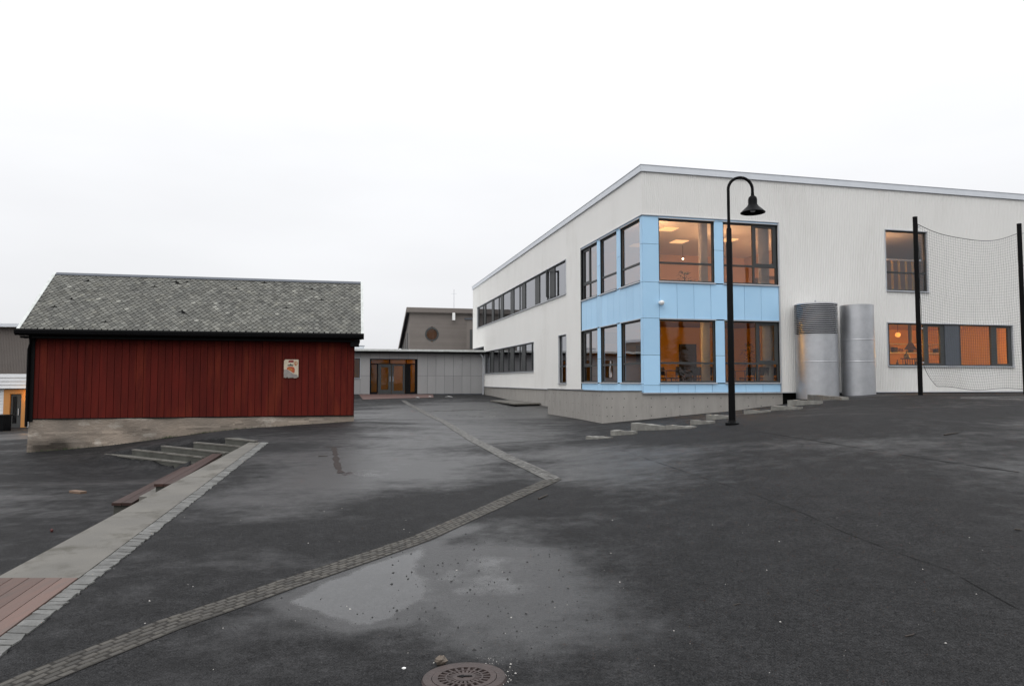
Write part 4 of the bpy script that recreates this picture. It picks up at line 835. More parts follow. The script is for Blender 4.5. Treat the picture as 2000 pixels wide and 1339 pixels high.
# ================================================================== street lamp
lp = P(1430, 828, -.97); lz = H(lp.x, lp.y)
lamp = tag(empty('street_lamp', (lp.x, lp.y, lz)), 'black lamp post with a curved arm and bell-shaped shade', 'street lamp')
s_ = lp.y / F; hh = lambda py: Pd(1424, py, lp.y).z - lz
mb = MB(); mb.lathe([(.001, -.05), (.15, -.05), (.15, .03), (.09, .05), (.075, .09)], 20); mb.build('base', M['black'], lamp, smooth=True)
mb = MB(); zc = hh(448); mb.lathe([(.075, .08), (.072, 1.0), (.066, zc - .3), (.058, zc - .28), (.058, zc), (.05, zc + .03)], 18); mb.build('pole', M['black'], lamp, smooth=True)
ra = .275; zar = hh(347) - ra; mb = MB()
mb.tube([(0, 0, zc), (0, 0, zar)] + [(ra - ra * math.cos(t), 0, zar + ra * math.sin(t)) for t in np.linspace(0, math.pi, 18)[1:]] + [(2 * ra, 0, hh(383))], .034, 12); mb.build('arm', M['black'], lamp, smooth=True)
zb_ = hh(416); mb = MB(); mb.lathe([(.27, 0), (.275, .012), (.20, .085), (.13, .15), (.10, .20), (.10, .30), (.085, .36), (.04, .40), (.035, .46)], 28); mb.lathe([(.262, .004), (.19, .08), (.12, .14), (.001, .16)], 28); mb.build('shade', M['black'], lamp, (2 * ra, 0, zb_), smooth=True)
mb = MB(); mb.lathe([(.001, .02), (.05, .03), (.07, .08), (.05, .13), (.001, .15)], 14); mb.build('bulb', M['white'], lamp, (2 * ra, 0, zb_), smooth=True)

# ================================================================== kerb stones
KS = [((1145, 853), (1192, 850), .02, 'flush pale kerb stone farthest left in the stepped row'), ((1193, 846), (1237, 843), .09, 'second pale kerb stone from the left in the stepped row'), ((1232, 836), (1300, 834), .11, 'long pale kerb stone left of the middle of the row'), ((1301, 834), (1349, 831), .05, 'low kerb stone in the middle of the stepped row'), ((1349, 825), (1388, 822), .08, 'kerb stone left of the lamp post, second nearest to it'), ((1380, 815), (1424, 812), .10, 'kerb stone ending right behind the lamp post'), ((1452, 804), (1505, 799), .05, 'low kerb stone just right of the lamp post'), ((1506, 797), (1560, 794), .09, 'kerb stone below the right end of the concrete wall'), ((1539, 788), (1600, 784), .13, 'kerb stone in front of the louvred shaft'), ((1577, 779), (1644, 776), .13, 'topmost kerb stone at the foot of the shafts')]
for k, (l, r, hgt, lab) in enumerate(KS):
    a = G(l[0], l[1] + 5); b = G(r[0], r[1] + 5); zt_ = max(a.z, b.z) + hgt * .75; mid = (a + b) / 2; t = (b - a); t.z = 0; L_ = t.length; t.normalize(); w_ = .2
    zlo = min(a.z, b.z) - .15; q = []; nseg = 7; m_ = MB(); fr_, bk_ = [], []
    for i in range(nseg + 1):
        f = i / nseg; c = a.lerp(b, f) - mid; j = lambda s=.015: random.uniform(-s, s); nn = Vector((-t.y, t.x, 0)); fr_.append((c.x + j(), c.y + j(.03), zt_ - mid.z + j(.012))); cb = c + nn * w_; bk_.append((cb.x + j(), cb.y + j(.03), zt_ - mid.z + j(.012)))
    zl = zlo - mid.z; low = lambda p: (p[0], p[1], zl)
    for i in range(nseg):
        m_.poly([fr_[i], fr_[i + 1], bk_[i + 1], bk_[i]]); m_.poly([low(fr_[i]), low(fr_[i + 1]), fr_[i + 1], fr_[i]]); m_.poly([low(bk_[i + 1]), low(bk_[i]), bk_[i], bk_[i + 1]])
    m_.poly([low(bk_[0]), low(fr_[0]), fr_[0], bk_[0]]); m_.poly([low(fr_[-1]), low(bk_[-1]), bk_[-1], fr_[-1]])
    tag(m_.build('kerb_stone', M['kerb'], None, mid), lab, 'kerb stone', 'stepped kerb stones before the concrete wall')

# ================================================================== red barn
BL = 10.0; bz_l = CAMZ - 1.20; ov = .25
barn_o = tag(empty('red_barn', (BX, BY, CAMZ - 2.4), BPHI), 'dark red wooden barn with a grey slate roof', 'barn')
def bz(z): return z - barn_o.location.z
ZE = CAMZ + 1.60; DE = .42; DR = 2.63; ZR = CAMZ + 3.75; zw0, zw1 = bz(bz_l), bz(ZE) - .10; DEPTH = 2 * (DR - DE)
NB = 46; bwid = BL / NB
for k in range(NB):
    pr = random.uniform(0, .008); b_ = random.uniform(-.006, .006); m_ = MB(); m_.box(k * bwid + .006, (k + 1) * bwid - .006, -.03 - pr, -.003, zw0 + b_, zw1, random.random()); m_.build('board', M['red'], barn_o)
m_ = MB(); m_.box(0, BL, 0, .08, zw0, zw1); m_.build('wall_frame', M['tar'], barn_o)
zr_l = bz(ZR) - .15
m_ = MB()
for x in (0.0, BL - .06):
    m_.poly([(x, .081, zw0), (x, DEPTH, zw0), (x, DEPTH, zw1), (x, DEPTH / 2, zr_l), (x, .081, zw1)]); m_.poly([(x + .06, .081, zw0), (x + .06, .081, zw1), (x + .06, DEPTH / 2, zr_l), (x + .06, DEPTH, zw1), (x + .06, DEPTH, zw0)])
m_.box(.07, BL - .07, DEPTH - .06, DEPTH, zw0, zw1); m_.build('gable_wall', M['red'], barn_o)
for gx in (-.024, BL + .002):
    yy = 0.09
    while yy < DEPTH - .05:
        w_ = .21; ym = yy + w_ / 2; zt_ = zw1 + (zr_l - zw1) * (1 - abs(ym - DEPTH / 2) / (DEPTH / 2)) - .03; m_ = MB(); m_.box(gx, gx + .022, yy + .004, min(DEPTH - .01, yy + w_ - .004), zw0, zt_, random.random()); m_.build('board', M['red'], barn_o); yy += w_
m_ = MB(); m_.box(-.04, .09, -.075, -.05, zw0 - .1, zw1); m_.build('corner_board', M['tar'], barn_o); m_ = MB(); m_.box(-.03, BL + .03, -.07, -.004, zw0 - .03, zw0 - .001); m_.build('drip_board', M['tar'], barn_o)
# uneven stone plinth
nseg, nrow = 180, 22; pv = []; m_ = MB()
rs = np.random.RandomState(3); kx = rs.uniform(.4, 5, 14); kz = rs.uniform(.5, 9, 14); kp = rs.uniform(0, 6.28, 14)
def pd(x, z): return -.045 + .012 * sum(math.sin(kx[i] * x + kz[i] * z + kp[i]) for i in range(14)) / 2.2 + .03 * (1 if z < .35 + .12 * math.sin(x * 1.3) else 0) * -1
def pp(i, j): 
    x = -.03 + (BL + .06) * i / nseg; z = -.3 + (zw0 - .03 + .3) * j / nrow; return (x, pd(x, z), z)
for i in range(nseg):
    for j in range(nrow):
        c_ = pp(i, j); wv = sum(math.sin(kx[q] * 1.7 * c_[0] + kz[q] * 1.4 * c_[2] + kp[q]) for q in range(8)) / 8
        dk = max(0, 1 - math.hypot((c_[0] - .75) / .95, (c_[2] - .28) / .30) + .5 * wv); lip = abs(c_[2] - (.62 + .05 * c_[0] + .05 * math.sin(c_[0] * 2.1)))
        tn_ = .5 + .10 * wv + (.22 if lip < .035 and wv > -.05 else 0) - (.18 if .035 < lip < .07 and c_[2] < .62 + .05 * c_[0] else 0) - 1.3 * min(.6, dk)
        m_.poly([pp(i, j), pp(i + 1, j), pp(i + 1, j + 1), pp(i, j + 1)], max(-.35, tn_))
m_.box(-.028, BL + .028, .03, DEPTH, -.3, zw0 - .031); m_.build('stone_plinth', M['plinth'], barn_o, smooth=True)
# roof deck, slates
x0r, x1r = -ov, BL + ov; ye, yr = -DE, DR - DE; ze, zr = bz(ZE), bz(ZR); sl_len = math.hypot(yr - ye, zr - ze); ang = math.atan2(zr - ze, yr - ye)
roof = empty('roof', (x0r, ye, ze)); roof.parent = barn_o; roof.rotation_euler = (ang, 0, 0)
RL = x1r - x0r
m_ = MB(); m_.box(0, RL, 0, sl_len, -.07, -.004); m_.build('deck', M['tar'], roof)
SW, RH = .182, .118; slate_meshes = []
def slate_pts(j=.006):
    w = SW * .5 - .004; r = lambda: random.uniform(-j, j)
    return [(-w, .24, .004), (-w + r(), .10 + r(), .018), (-w * .66 + r(), .035 + r(), .026), (0 + r(), r(), .030), (w * .66 + r(), .035 + r(), .026), (w + r(), .10 + r(), .018), (w, .24, .004)]
def slate_add(mb, ox, oy, tone, lift=0.0, tilt=0.0):
    pts = [(p[0] + ox, p[1] + oy, p[2] + lift + tilt * p[0]) for p in slate_pts()]; n = len(mb.v); k = len(pts)
    mb.v += pts + [(p[0], p[1], p[2] - .016) for p in pts]; mb.f.append(tuple(n + i for i in reversed(range(k)))); mb.t.append(tone)
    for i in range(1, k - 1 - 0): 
        j = i; q = i - 1; mb.f.append((n + q, n + j, n + k + j, n + k + q)); mb.t.append(-.42)  # butt edges toned near black: dark wet edge plus a painted shadow line
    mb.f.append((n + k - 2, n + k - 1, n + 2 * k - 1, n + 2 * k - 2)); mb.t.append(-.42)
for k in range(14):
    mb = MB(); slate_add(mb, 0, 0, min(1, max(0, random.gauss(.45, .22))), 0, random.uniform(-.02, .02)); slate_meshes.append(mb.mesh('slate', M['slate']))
rest = MB(); cnt = 0; nrows = int((sl_len - .12) / RH); ncol = int(RL / SW); missing = {(3, 12), (9, 24), (8, 25), (14, 5), (22, 18), (25, 21), (24, 22), (25, 23), (24, 6), (23, 47), (27, 51), (22, 33), (26, 38), (17, 49), (12, 43), (10, 3)}
for r in range(nrows + 1):
    for c in range(ncol + 1):
        x = (c + .5 * (r % 2)) * SW + SW * .35; yv = -.03 + r * RH + random.uniform(-.006, .006)
        if x > RL - SW * .3 or (r, c) in missing: continue
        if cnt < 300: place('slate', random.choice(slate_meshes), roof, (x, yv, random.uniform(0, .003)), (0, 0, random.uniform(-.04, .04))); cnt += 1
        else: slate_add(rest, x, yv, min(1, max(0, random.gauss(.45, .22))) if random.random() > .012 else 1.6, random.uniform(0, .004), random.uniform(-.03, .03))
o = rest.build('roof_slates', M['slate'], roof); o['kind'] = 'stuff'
m_ = MB(); m_.box(0, RL, sl_len - .13, sl_len + .02, .025, .045); m_.build('ridge_flashing', M['zinc'], roof)
m_ = MB(); m_.box(-.05, .04, -.06, sl_len + .02, .025, .05); m_.build('verge_board', M['whitepaint'], roof); m_ = MB(); m_.box(RL - .02, RL + .07, -.06, sl_len + .02, -.01, .05); m_.build('verge_board', M['whitepaint'], roof)
m_ = MB(); m_.box(0, RL, -.05, .0, -.20, -.008); m_.build('eaves_fascia', M['tar'], roof)
gt = MB(); prof = [(-.085, .05), (-.10, 0), (-.085, -.10), (-.02, -.155), (.05, -.12), (.085, 0)]
for (a, b) in zip(prof[:-1], prof[1:]): gt.poly([(-.05, a[0] - .1, a[1]), (RL + .08, a[0] - .1, a[1]), (RL + .08, b[0] - .1, b[1]), (-.05, b[0] - .1, b[1])]); gt.poly([(-.05, b[0] * .94 - .1, b[1] * .94), (RL + .08, b[0] * .94 - .1, b[1] * .94), (RL + .08, a[0] * .94 - .1, a[1] * .94), (-.05, a[0] * .94 - .1, a[1] * .94)])
g = gt.build('gutter', M['black'], barn_o, (x0r, ye, ze - .03))
m_ = MB(); m_.tube([(.12, -DE - .1, bz(ZE) - .1), (.02, -.2, bz(ZE) - .42), (-.06, -.12, bz(ZE) - .6), (-.06, -.12, zw0 - .25)], .045, 10); m_.build('downpipe', M['black'], barn_o, smooth=True)
m_ = MB(); m_.box(x0r + .05, x1r - .05, -DE + .0, -.045, bz(ZE) - .26, bz(ZE) - .20); m_.build('soffit', M['tar'], barn_o)
rb = MB(); rb.poly([(x0r, yr, zr), (x1r, yr, zr), (x1r, yr + DR, ze), (x0r, yr + DR, ze)]); rb.poly([(x0r, yr, zr - .06), (x0r, yr + DR, ze - .06), (x1r, yr + DR, ze - .06), (x1r, yr, zr - .06)]); rb.build('rear_roof', M['slate'], barn_o)
m_ = MB(); m_.box(BL - .12, BL + .17, -DE + .02, -.05, bz(ZE) - .42, bz(ZE) - .262); m_.build('eaves_bracket', M['tar'], barn_o)
# painted sign on the barn wall
def onbarn(px, py): return on_plane(px, py, BX, BY, math.cos(BPHI), math.sin(BPHI))
sa, szb = onbarn(554.5, 738.5); sb, szt = onbarn(583.5, 702); sw_, sh_ = sb - sa, szt - szb
sx_, sy_ = barn(sa, -.075)
sign = tag(empty('painted_sign', (sx_, sy_, szb), BPHI), 'small chipped painted board hanging on the red barn wall', 'sign')
def flat(name, pts, m, d, th=.004):
    mb_ = MB(); n = len(pts); mb_.poly([(x * sw_, -d, z * sh_) for x, z in pts]); 
    for i in range(n): x0, z0 = pts[i]; x1, z1 = pts[(i + 1) % n]; mb_.poly([(x1 * sw_, -d, z1 * sh_), (x0 * sw_, -d, z0 * sh_), (x0 * sw_, -d + th, z0 * sh_), (x1 * sw_, -d + th, z1 * sh_)])
    return mb_.build(name, M[m], sign)
flat('board', [(0, .05), (.15, .02), (.24, .08), (.30, .02), (.62, .04), (.72, .01), (.85, .02), (1, .08), (1, 1), (.08, 1), (0, .92)], 'cream', .0, .025)
flat('bare_patch', [(.005, .06), (.15, .03), (.24, .09), (.30, .03), (.62, .05), (.72, .03), (.85, .04), (.99, .1), (.9, .2), (.72, .22), (.5, .32), (.32, .42), (.2, .47), (.005, .47)], 'signgrey', .004)
cir = lambda cx, cz, rx_, rz_, a0=0, a1=360, n=14: [(cx + rx_ * math.cos(R(a0 + (a1 - a0) * i / n)), cz + rz_ * math.sin(R(a0 + (a1 - a0) * i / n))) for i in range(n if a1 - a0 == 360 else n + 1)]
flat('orange_patch', [(.2, .48), (.35, .44), (.5, .37), (.66, .28), (.74, .33), (.75, .48), (.70, .58), (.58, .62), (.30, .61), (.22, .55)], 'signorange', .005)
flat('ochre_patch', [(.26, .5), (.42, .46), (.56, .40), (.6, .46), (.5, .52), (.34, .54)], 'signyellow', .007)
flat('green_patch', [(.25, .66), (.62, .66), (.64, .73), (.52, .73), (.45, .80), (.40, .73), (.27, .72)], 'signgreen', .006); flat('red_patch', [(.30, .85), (.62, .85), (.7, .9), (.62, .96), (.33, .95)], 'signred', .006)
flat('ring_mark', cir(.81, .80, .13, .10), 'signyellow', .006); flat('ring_centre', cir(.81, .80, .085, .065), 'cream', .008); flat('ring_spike', [(.78, .70), (.81, .66), (.84, .70), (.83, .87), (.79, .87)], 'signorange', .010)
# weeds along the foot of the barn
mb = MB()
for k in range(420):
    a = random.choice([random.gauss(4.1, .12), random.gauss(6.2, .35), random.gauss(5.2, .2), random.uniform(.2, 10), random.gauss(1.0, .5)]); a = min(9.9, max(.05, a)); x, y = barn(a, -.09 - random.uniform(0, .06)); z = H(x, y); h_ = random.uniform(.02, .10); dx = random.uniform(-.04, .04); dy = random.uniform(-.05, .0)
    mb.poly([(x - .006, y, z - .01), (x + .006, y, z - .01), (x + dx, y + dy, z + h_)], random.random())
tag(mb.build('weeds', M['leaf']), 'sparse dark weeds along the foot of the barn', kind='stuff')

# ================================================================== entrance wing
EX, EY = bw(0, LEN_L - .05)
def EF(px, py): return on_plane(px, py, EX, EY, U[0], U[1])
wing = tag(empty('entrance_wing', (EX, EY, 0), PHI), 'low grey-panelled entrance wing with a white roof edge and dark glass doors', 'building')
sE = lambda x: EF(x, 730)[0]
EZ0 = EF(800, 769)[1]; EZ1 = EF(800, 689.5)[1]; EZ2 = EF(800, 682.5)[1]; SE0 = -20.0
dr = (sE(722.5), sE(815.5), EZ0, EF(722.5, 700.5)[1]); wn_ = (sE(676), sE(703), EF(700, 738)[1], EF(700, 699.5)[1])
m_ = MB()
for c in cells(SE0, .0, EZ0 - .6, EZ1, [dr, wn_]): m_.box(c[0], c[1], .02, .18, c[2], c[3])
m_.build('wall_backing', M['zinc'], wing)
js = [sE(x) for x in (815.5, 835, 851.5, 868, 885.5, 902.5, 919.5)] + [-.02]; zj = EF(880, 733.5)[1]
for a, b in zip(js[:-1], js[1:]):
    for z0, z1 in ((EZ0, zj), (zj, EZ1 - .02)): panel('F', a, b, z0, z1, .0, .019, .008, 'fibre', wing)
jw = [dr[0]] + [sE(x) for x in (703.5,)]
panel('F', sE(703.5), dr[0], EZ0, zj, 0, .019, .008, 'fibre', wing); panel('F', sE(703.5), dr[0], zj, EZ1 - .02, 0, .019, .008, 'fibre', wing)
for i, (a, b) in enumerate(zip(np.linspace(dr[0], dr[1], 6)[:-1], np.linspace(dr[0], dr[1], 6)[1:])): panel('F', a, b, dr[3] + .01, EZ1 - .02, 0, .019, .008, 'fibre', wing)
panel('F', wn_[0], sE(703.5), EZ0, wn_[2] - .05, 0, .019, .008, 'fibre', wing); panel('F', wn_[0], sE(703.5), wn_[3] + .04, EZ1 - .02, 0, .019, .008, 'fibre', wing)
for k in range(6): panel('F', wn_[0] - (k + 1) * 1.2, wn_[0] - k * 1.2, EZ0, EZ1 - .02, 0, .019, .008, 'fibre', wing)
m_ = MB(); m_.box(SE0, .0, -.55, 9, EZ1 + .12, EZ2); m_.build('roof_edge', M['whitepaint'], wing); m_ = MB(); m_.box(SE0, .0, -.50, 8.9, EZ1, EZ1 + .118); m_.build('soffit', M['tar'], wing)
window(wing, 'F', wn_, [(wn_[0] + .06, wn_[1] - .06, wn_[2] + .06, wn_[3] - .06)], M['glass_dim'], d=.02, trim=True)
# glazed doors
W4 = dr[1] - dr[0]; q = lambda f: dr[0] + W4 * f; zh = dr[2] + (dr[3] - dr[2]) * .86
pn = [(q(.03), q(.145), dr[2] + .15, zh - .05), (q(.855), q(.945), dr[2] + .15, zh - .05), (q(.03), q(.40), zh + .03, dr[3] - .06), (q(.42), q(.75), zh + .03, dr[3] - .06), (q(.77), q(.95), zh + .03, dr[3] - .06)]
door_holes = [(q(.17), q(.45), dr[2], zh - .02), (q(.455), q(.735), dr[2], zh - .02)]
mb = MB()
for c in cells(dr[0], dr[1], dr[2], dr[3], pn + door_holes): mb.box(c[0], c[1], .10, .18, c[2], c[3])
ent = mb.build('entrance_screen', M['tar'], wing)
for p in pn: g_ = MB(); g_.poly([(p[0], .14, p[2]), (p[1], .14, p[2]), (p[1], .14, p[3]), (p[0], .14, p[3])]); g_.build('pane', M['glass_dim'], ent)
for k, d_ in enumerate(door_holes):
    g0 = (d_[0] + .22, d_[1] - .22, d_[2] + .32, d_[3] - .22) if k == 0 else (d_[0] + .16, d_[1] - .16, d_[2] + .25, d_[3] - .12)
    mb = MB()
    for c in cells(d_[0] + .01, d_[1] - .01, d_[2] + .01, d_[3] - .01, [g0]): mb.box(c[0], c[1], .11, .17, c[2], c[3])
    o = mb.build('door', M['frame'], wing); g_ = MB(); g_.poly([(g0[0], .14, g0[2]), (g0[1], .14, g0[2]), (g0[1], .14, g0[3]), (g0[0], .14, g0[3])]); g_.build('pane', M['glass_dim'], o)
    hx_ = d_[1] - .1 if k == 0 else d_[0] + .1; hd = MB(); hd.tube([(hx_, .06, d_[2] + .9), (hx_, .06, d_[2] + 1.3)], .02, 8); hd.build('handle', M['alu'], o)
m_ = MB(); m_.box(dr[0] - 1.5, dr[1] + 1.0, 4.9, 5.0, EZ0, EZ1); m_.box(dr[1] + .9, dr[1] + 1.0, .3, 4.89, EZ0, EZ1); m_.build('lobby_wall', M['room2'], wing); m_ = MB(); m_.box(dr[0] - 1.5, dr[1] + .89, .2, 4.89, EZ0 - .08, EZ0 - .01); m_.build('lobby_floor', M['floor'], wing)
m_ = MB(); m_.box(dr[0] - 1.6, dr[0] - 1.5, .2, 5, EZ0, EZ1); m_.build('lobby_wall', M['dimroom'], wing)
def atE(s, b, z): return (EX + s * U[0] + b * V[0], EY + s * U[1] + b * V[1], z)
def gl2(s, b, lab, r=.13):
    o = tag(empty('globe_lamp', atE(s, b, EZ1 - .35)), lab, 'lamp', 'globe lamps hanging inside the school'); g_ = MB(); g_.lathe([(x * r, y * r) for x, y in sph], 12); g_.build('globe', M['bulb_low'], o, smooth=True); c = MB(); c.tube([(0, 0, r), (0, 0, .34)], .01, 6); c.build('cord', M['black'], o)
gl2(dr[1] + .45, 1.6, 'unseen orange lamp inside the wall right of the entrance doors', .10); gl2(wn_[0] - .35, 1.2, 'unseen orange lamp left of the small entrance window', .08)  # unseen globes put clear of the panes to light the lobby and side room
m_ = MB(); m_.box(wn_[0] - .5, wn_[1] + .4, 3, 3.1, EZ0, EZ1); m_.build('room_wall', M['room2'], wing)
# brick apron before the doors
ap = [EF(x, 769)[0] for x in (700, 838)]; m_ = MB(); zf = EZ0 - .03
pts = [atE(ap[0], -.05, zf), atE(ap[0] + .2, -5.2, 0), atE(ap[1] - .3, -5.0, 0), atE(ap[1] + .3, -.05, zf)]
grid = []
n_ = 26
for i in range(n_ + 1):
    row = []
    for j in range(n_ + 1):
        f, g_ = i / n_, j / n_; x = (1 - f) * ((1 - g_) * pts[0][0] + g_ * pts[1][0]) + f * ((1 - g_) * pts[3][0] + g_ * pts[2][0]); y = (1 - f) * ((1 - g_) * pts[0][1] + g_ * pts[1][1]) + f * ((1 - g_) * pts[3][1] + g_ * pts[2][1]); row.append((x, y, H(x, y) + .025))
    grid.append(row)
for i in range(n_):
    for j in range(n_): m_.poly([grid[i][j], grid[i][j + 1], grid[i + 1][j + 1], grid[i + 1][j]])
tag(m_.build('brick_apron', M['brick']), 'brown brick paving before the entrance doors', kind='structure')
# rear taupe building with the round window
KX, KY = atE(0, 9.5, 0)[:2]
def KF(px, py): return on_plane(px, py, KX, KY, U[0], U[1])
tb = tag(empty('taupe_building', (KX, KY, 0), PHI), 'taupe weatherboarded building with a round window behind the entrance wing', 'building')
k0, k1 = KF(800, 640)[0], KF(960, 640)[0] + 6; kz1 = KF(820, 609.5)[1]; kz2 = KF(820, 601)[1]; kz0 = CAMZ - .5; kd = 9.0; zbk = CAMZ + 3.1
cw = KF(843.5, 652.5); cr = (KF(857, 652)[0] - KF(830.5, 652)[0]) / 2
zz_ = kz0; bi = 0; hb = .17
rwz = zz_
while rwz < kz1:
    m_ = MB(); z1_ = min(rwz + hb, kz1); cz_ = (rwz + z1_) / 2; dz_ = abs(cz_ - cw[1])
    spans = [(k0, k1)]
    if dz_ < cr: hw = math.sqrt(cr * cr - dz_ * dz_); spans = [(k0, cw[0] - hw), (cw[0] + hw, k1)]
    tt = random.random()
    for (a, b) in spans: n = len(m_.v); m_.poly([(a, -.03, rwz), (b, -.03, rwz), (b, -.005, z1_), (a, -.005, z1_)], tt); m_.poly([(a, -.005, rwz), (b, -.005, rwz), (b, -.03, rwz), (a, -.03, rwz)], tt)
    m_.build('weatherboard', M['greyclad'], tb); rwz += hb
m_ = MB(); m_.poly([(k0, 0, kz0), (k0, 0, kz2), (k0, kd, zbk), (k0, kd, kz0)]); m_.build('side_wall', M['greyclad'], tb); m_ = MB(); m_.poly([(k1, 0, kz0), (k1, kd, kz0), (k1, kd, zbk), (k1, 0, kz2)]); m_.build('side_wall', M['greyclad'], tb)
m_ = MB(); m_.poly([(k0 - .3, -.35, kz2), (k1, -.35, kz2), (k1, kd, zbk + .1), (k0 - .3, kd, zbk + .1)]); m_.build('roof', M['zinc'], tb); m_ = MB(); m_.box(k0 - .3, k1, -.37, -.33, kz1 - .02, kz2); m_.box(k0 - .3, k1, -.33, .0, kz1 - .06, kz1 - .025); m_.build('fascia', M['greyclad'], tb)
m_ = MB(); m_.poly([(k0 - .31, -.35, kz1), (k0 - .31, -.35, kz2), (k0 - .31, kd, zbk + .1), (k0 - .31, kd, zbk - .25)]); m_.build('verge_board', M['greyclad'], tb)
m_ = MB(); n = 28
for i in range(n):
    a0, a1 = 6.2832 * i / n, 6.2832 * (i + 1) / n
    for (r0, r1, d_) in ((cr * .80, cr * 1.02, -.05),): m_.poly([(cw[0] + r0 * math.cos(a0), d_, cw[1] + r0 * math.sin(a0)), (cw[0] + r1 * math.cos(a0), d_, cw[1] + r1 * math.sin(a0)), (cw[0] + r1 * math.cos(a1), d_, cw[1] + r1 * math.sin(a1)), (cw[0] + r0 * math.cos(a1), d_, cw[1] + r0 * math.sin(a1))])
    m_.poly([(cw[0] + cr * .8 * math.cos(a0), -.05, cw[1] + cr * .8 * math.sin(a0)), (cw[0] + cr * .8 * math.cos(a1), -.05, cw[1] + cr * .8 * math.sin(a1)), (cw[0] + cr * .8 * math.cos(a1), .06, cw[1] + cr * .8 * math.sin(a1)), (cw[0] + cr * .8 * math.cos(a0), .06, cw[1] + cr * .8 * math.sin(a0))])
o = m_.build('round_window', M['frame'], tb); m_ = MB(); m_.poly([(cw[0] + cr * .81 * math.cos(6.2832 * i / n), .02, cw[1] + cr * .81 * math.sin(6.2832 * i / n)) for i in range(n)]); m_.build('pane', M['glass_dim'], o)
m_ = MB(); m_.box(cw[0] - 1.4, cw[0] + 1.4, .35, .4, kz0, kz1 - .1); m_.build('room_wall', M['roundback'], tb)
for f in (.2, .45, .7): m_ = MB(); m_.box(k0 - .04, k0 - .005, kd * f, kd * f + .9, kz0, CAMZ + 3.0 + (1 - f) * 1.6); m_.build('side_window', M['frame'], tb)
wl_ = tag(empty('wall_light', atE(KF(885, 618)[0], 9.5 - .3, KF(885, 618)[1]), PHI), 'white box light under the taupe building eaves', 'wall light'); m_ = MB(); m_.bev(-.12, .12, -.12, .12, -.35, .3, .03); m_.build('housing', M['white'], wl_); m_ = MB(); m_.box(-.03, .03, .12, .3, .0, .08); m_.build('arm', M['white'], wl_)
# small turned bay beside the white building
m_ = MB(); b0_ = KF(911, 640)[0]; bz1 = KF(911, 624)[1]; m_.prism([(b0_, -.04), (b0_ + 1.6, -1.2), (b0_ + 3.2, -1.2), (b0_ + 3.2, -.04)], kz0, bz1); m_.build('bay', M['greyclad'], tb); m_ = MB(); m_.prism([(b0_ - .2, -.05), (b0_ + 1.5, -1.4), (b0_ + 3.3, -1.4), (b0_ + 3.3, -.05)], bz1 + .002, bz1 + .12); m_.build('bay_roof', M['zinc'], tb)
dvx = (1.6, -1.16); ln_ = math.hypot(*dvx); m_ = MB(); ca_ = math.atan2(dvx[1], dvx[0]); m_.box(.35, .95, -.05, -.01, bz1 - 2.6, bz1 - .9); m_.build('bay_window', M['frame'], tb, (b0_, -.04, 0), (0, 0, ca_))
# aerial on the taupe roof
ae = tag(empty('aerial', (*atE(KF(895, 600)[0], 12.0, 0)[:2], kz2 - .25)), 'thin aerial mast on the taupe building roof', 'aerial'); m_ = MB(); m_.tube([(0, 0, -.6), (0, 0, 2.3)], .02, 6); m_.build('mast', M['alu'], ae); m_ = MB(); m_.tube([(-.25, 0, 1.9), (.25, 0, 1.9)], .01, 5); m_.build('crossbar', M['alu'], ae)
rv = tag(empty('roof_vent', atE(EF(702, 683)[0], 2.5, EZ2), PHI), 'pale box vent on the entrance wing roof beside the barn', 'roof vent'); m_ = MB(); m_.bev(-.4, .4, -.3, .3, -.02, .34, .04); m_.build('housing', M['fascia'], rv); m_ = MB(); m_.box(-.45, .45, -.35, .35, .342, .38); m_.build('lid', M['alu'], rv)

# ================================================================== left building
LX, LY = -46.0, 41.0
lb = tag(empty('left_building', (LX, LY, 0), R(4)), 'taupe and white building with an orange door surround left of the barn', 'building')
def LFX(px, py): return on_plane(px, py, LX, LY, math.cos(R(4)), math.sin(R(4)))
lw_ = 31.0; z0 = LFX(20, 838)[1]; za = LFX(20, 758)[1]; zb2 = LFX(20, 730)[1]; zc2 = LFX(20, 639)[1]; zd2 = LFX(20, 632.5)[1]; 
d0_, d1_ = LFX(8, 800)[0], LFX(53, 800)[0]; dzt = LFX(20, 760)[1]
mb = MB(); corrugated(mb, 'F', 0, lw_, zb2, zc2, [], pitch=.09, depth=.02); mb.build('cladding', M['greyclad'], lb)
n = 8; hb = (zb2 - za) / n * 2
for k in range(4): m_ = MB(); a, b = za + k * hb, za + (k + 1) * hb; m_.poly([(0, -.32, a), (lw_, -.32, a), (lw_, -.28, b), (0, -.28, b)]); m_.poly([(0, -.28, a), (lw_, -.28, a), (lw_, -.32, a), (0, -.32, a)]); m_.build('weatherboard', M['whiteboard'], lb)
k = 0; zk = z0
while zk < za - .02:
    b = min(zk + .19, za - .004)
    m_ = MB()
    for (a0, a1) in ((0, d0_), (d1_, lw_)): m_.poly([(a0, -.03, zk), (a1, -.03, zk), (a1, .0, b), (a0, .0, b)]); m_.poly([(a0, 0, zk), (a1, 0, zk), (a1, -.03, zk), (a0, -.03, zk)])
    m_.build('weatherboard', M['whiteboard'], lb); zk += .19
m_ = MB(); m_.box(0, lw_, .05, .3, z0 - .4, zc2); m_.build('wall_core', M['dimroom'], lb) if False else None
m_ = MB()
for c in cells(0, lw_, z0 - .5, zc2, [(d0_ + .3, d1_ - .25, z0, dzt - .25)]): m_.box(c[0], c[1], .05, .3, c[2], c[3])
m_.build('wall_core', M['dimroom'], lb); m_ = MB(); m_.box(0, lw_, -.27, .04, za - .003, za + .04); m_.build('soffit', M['dimroom'], lb)
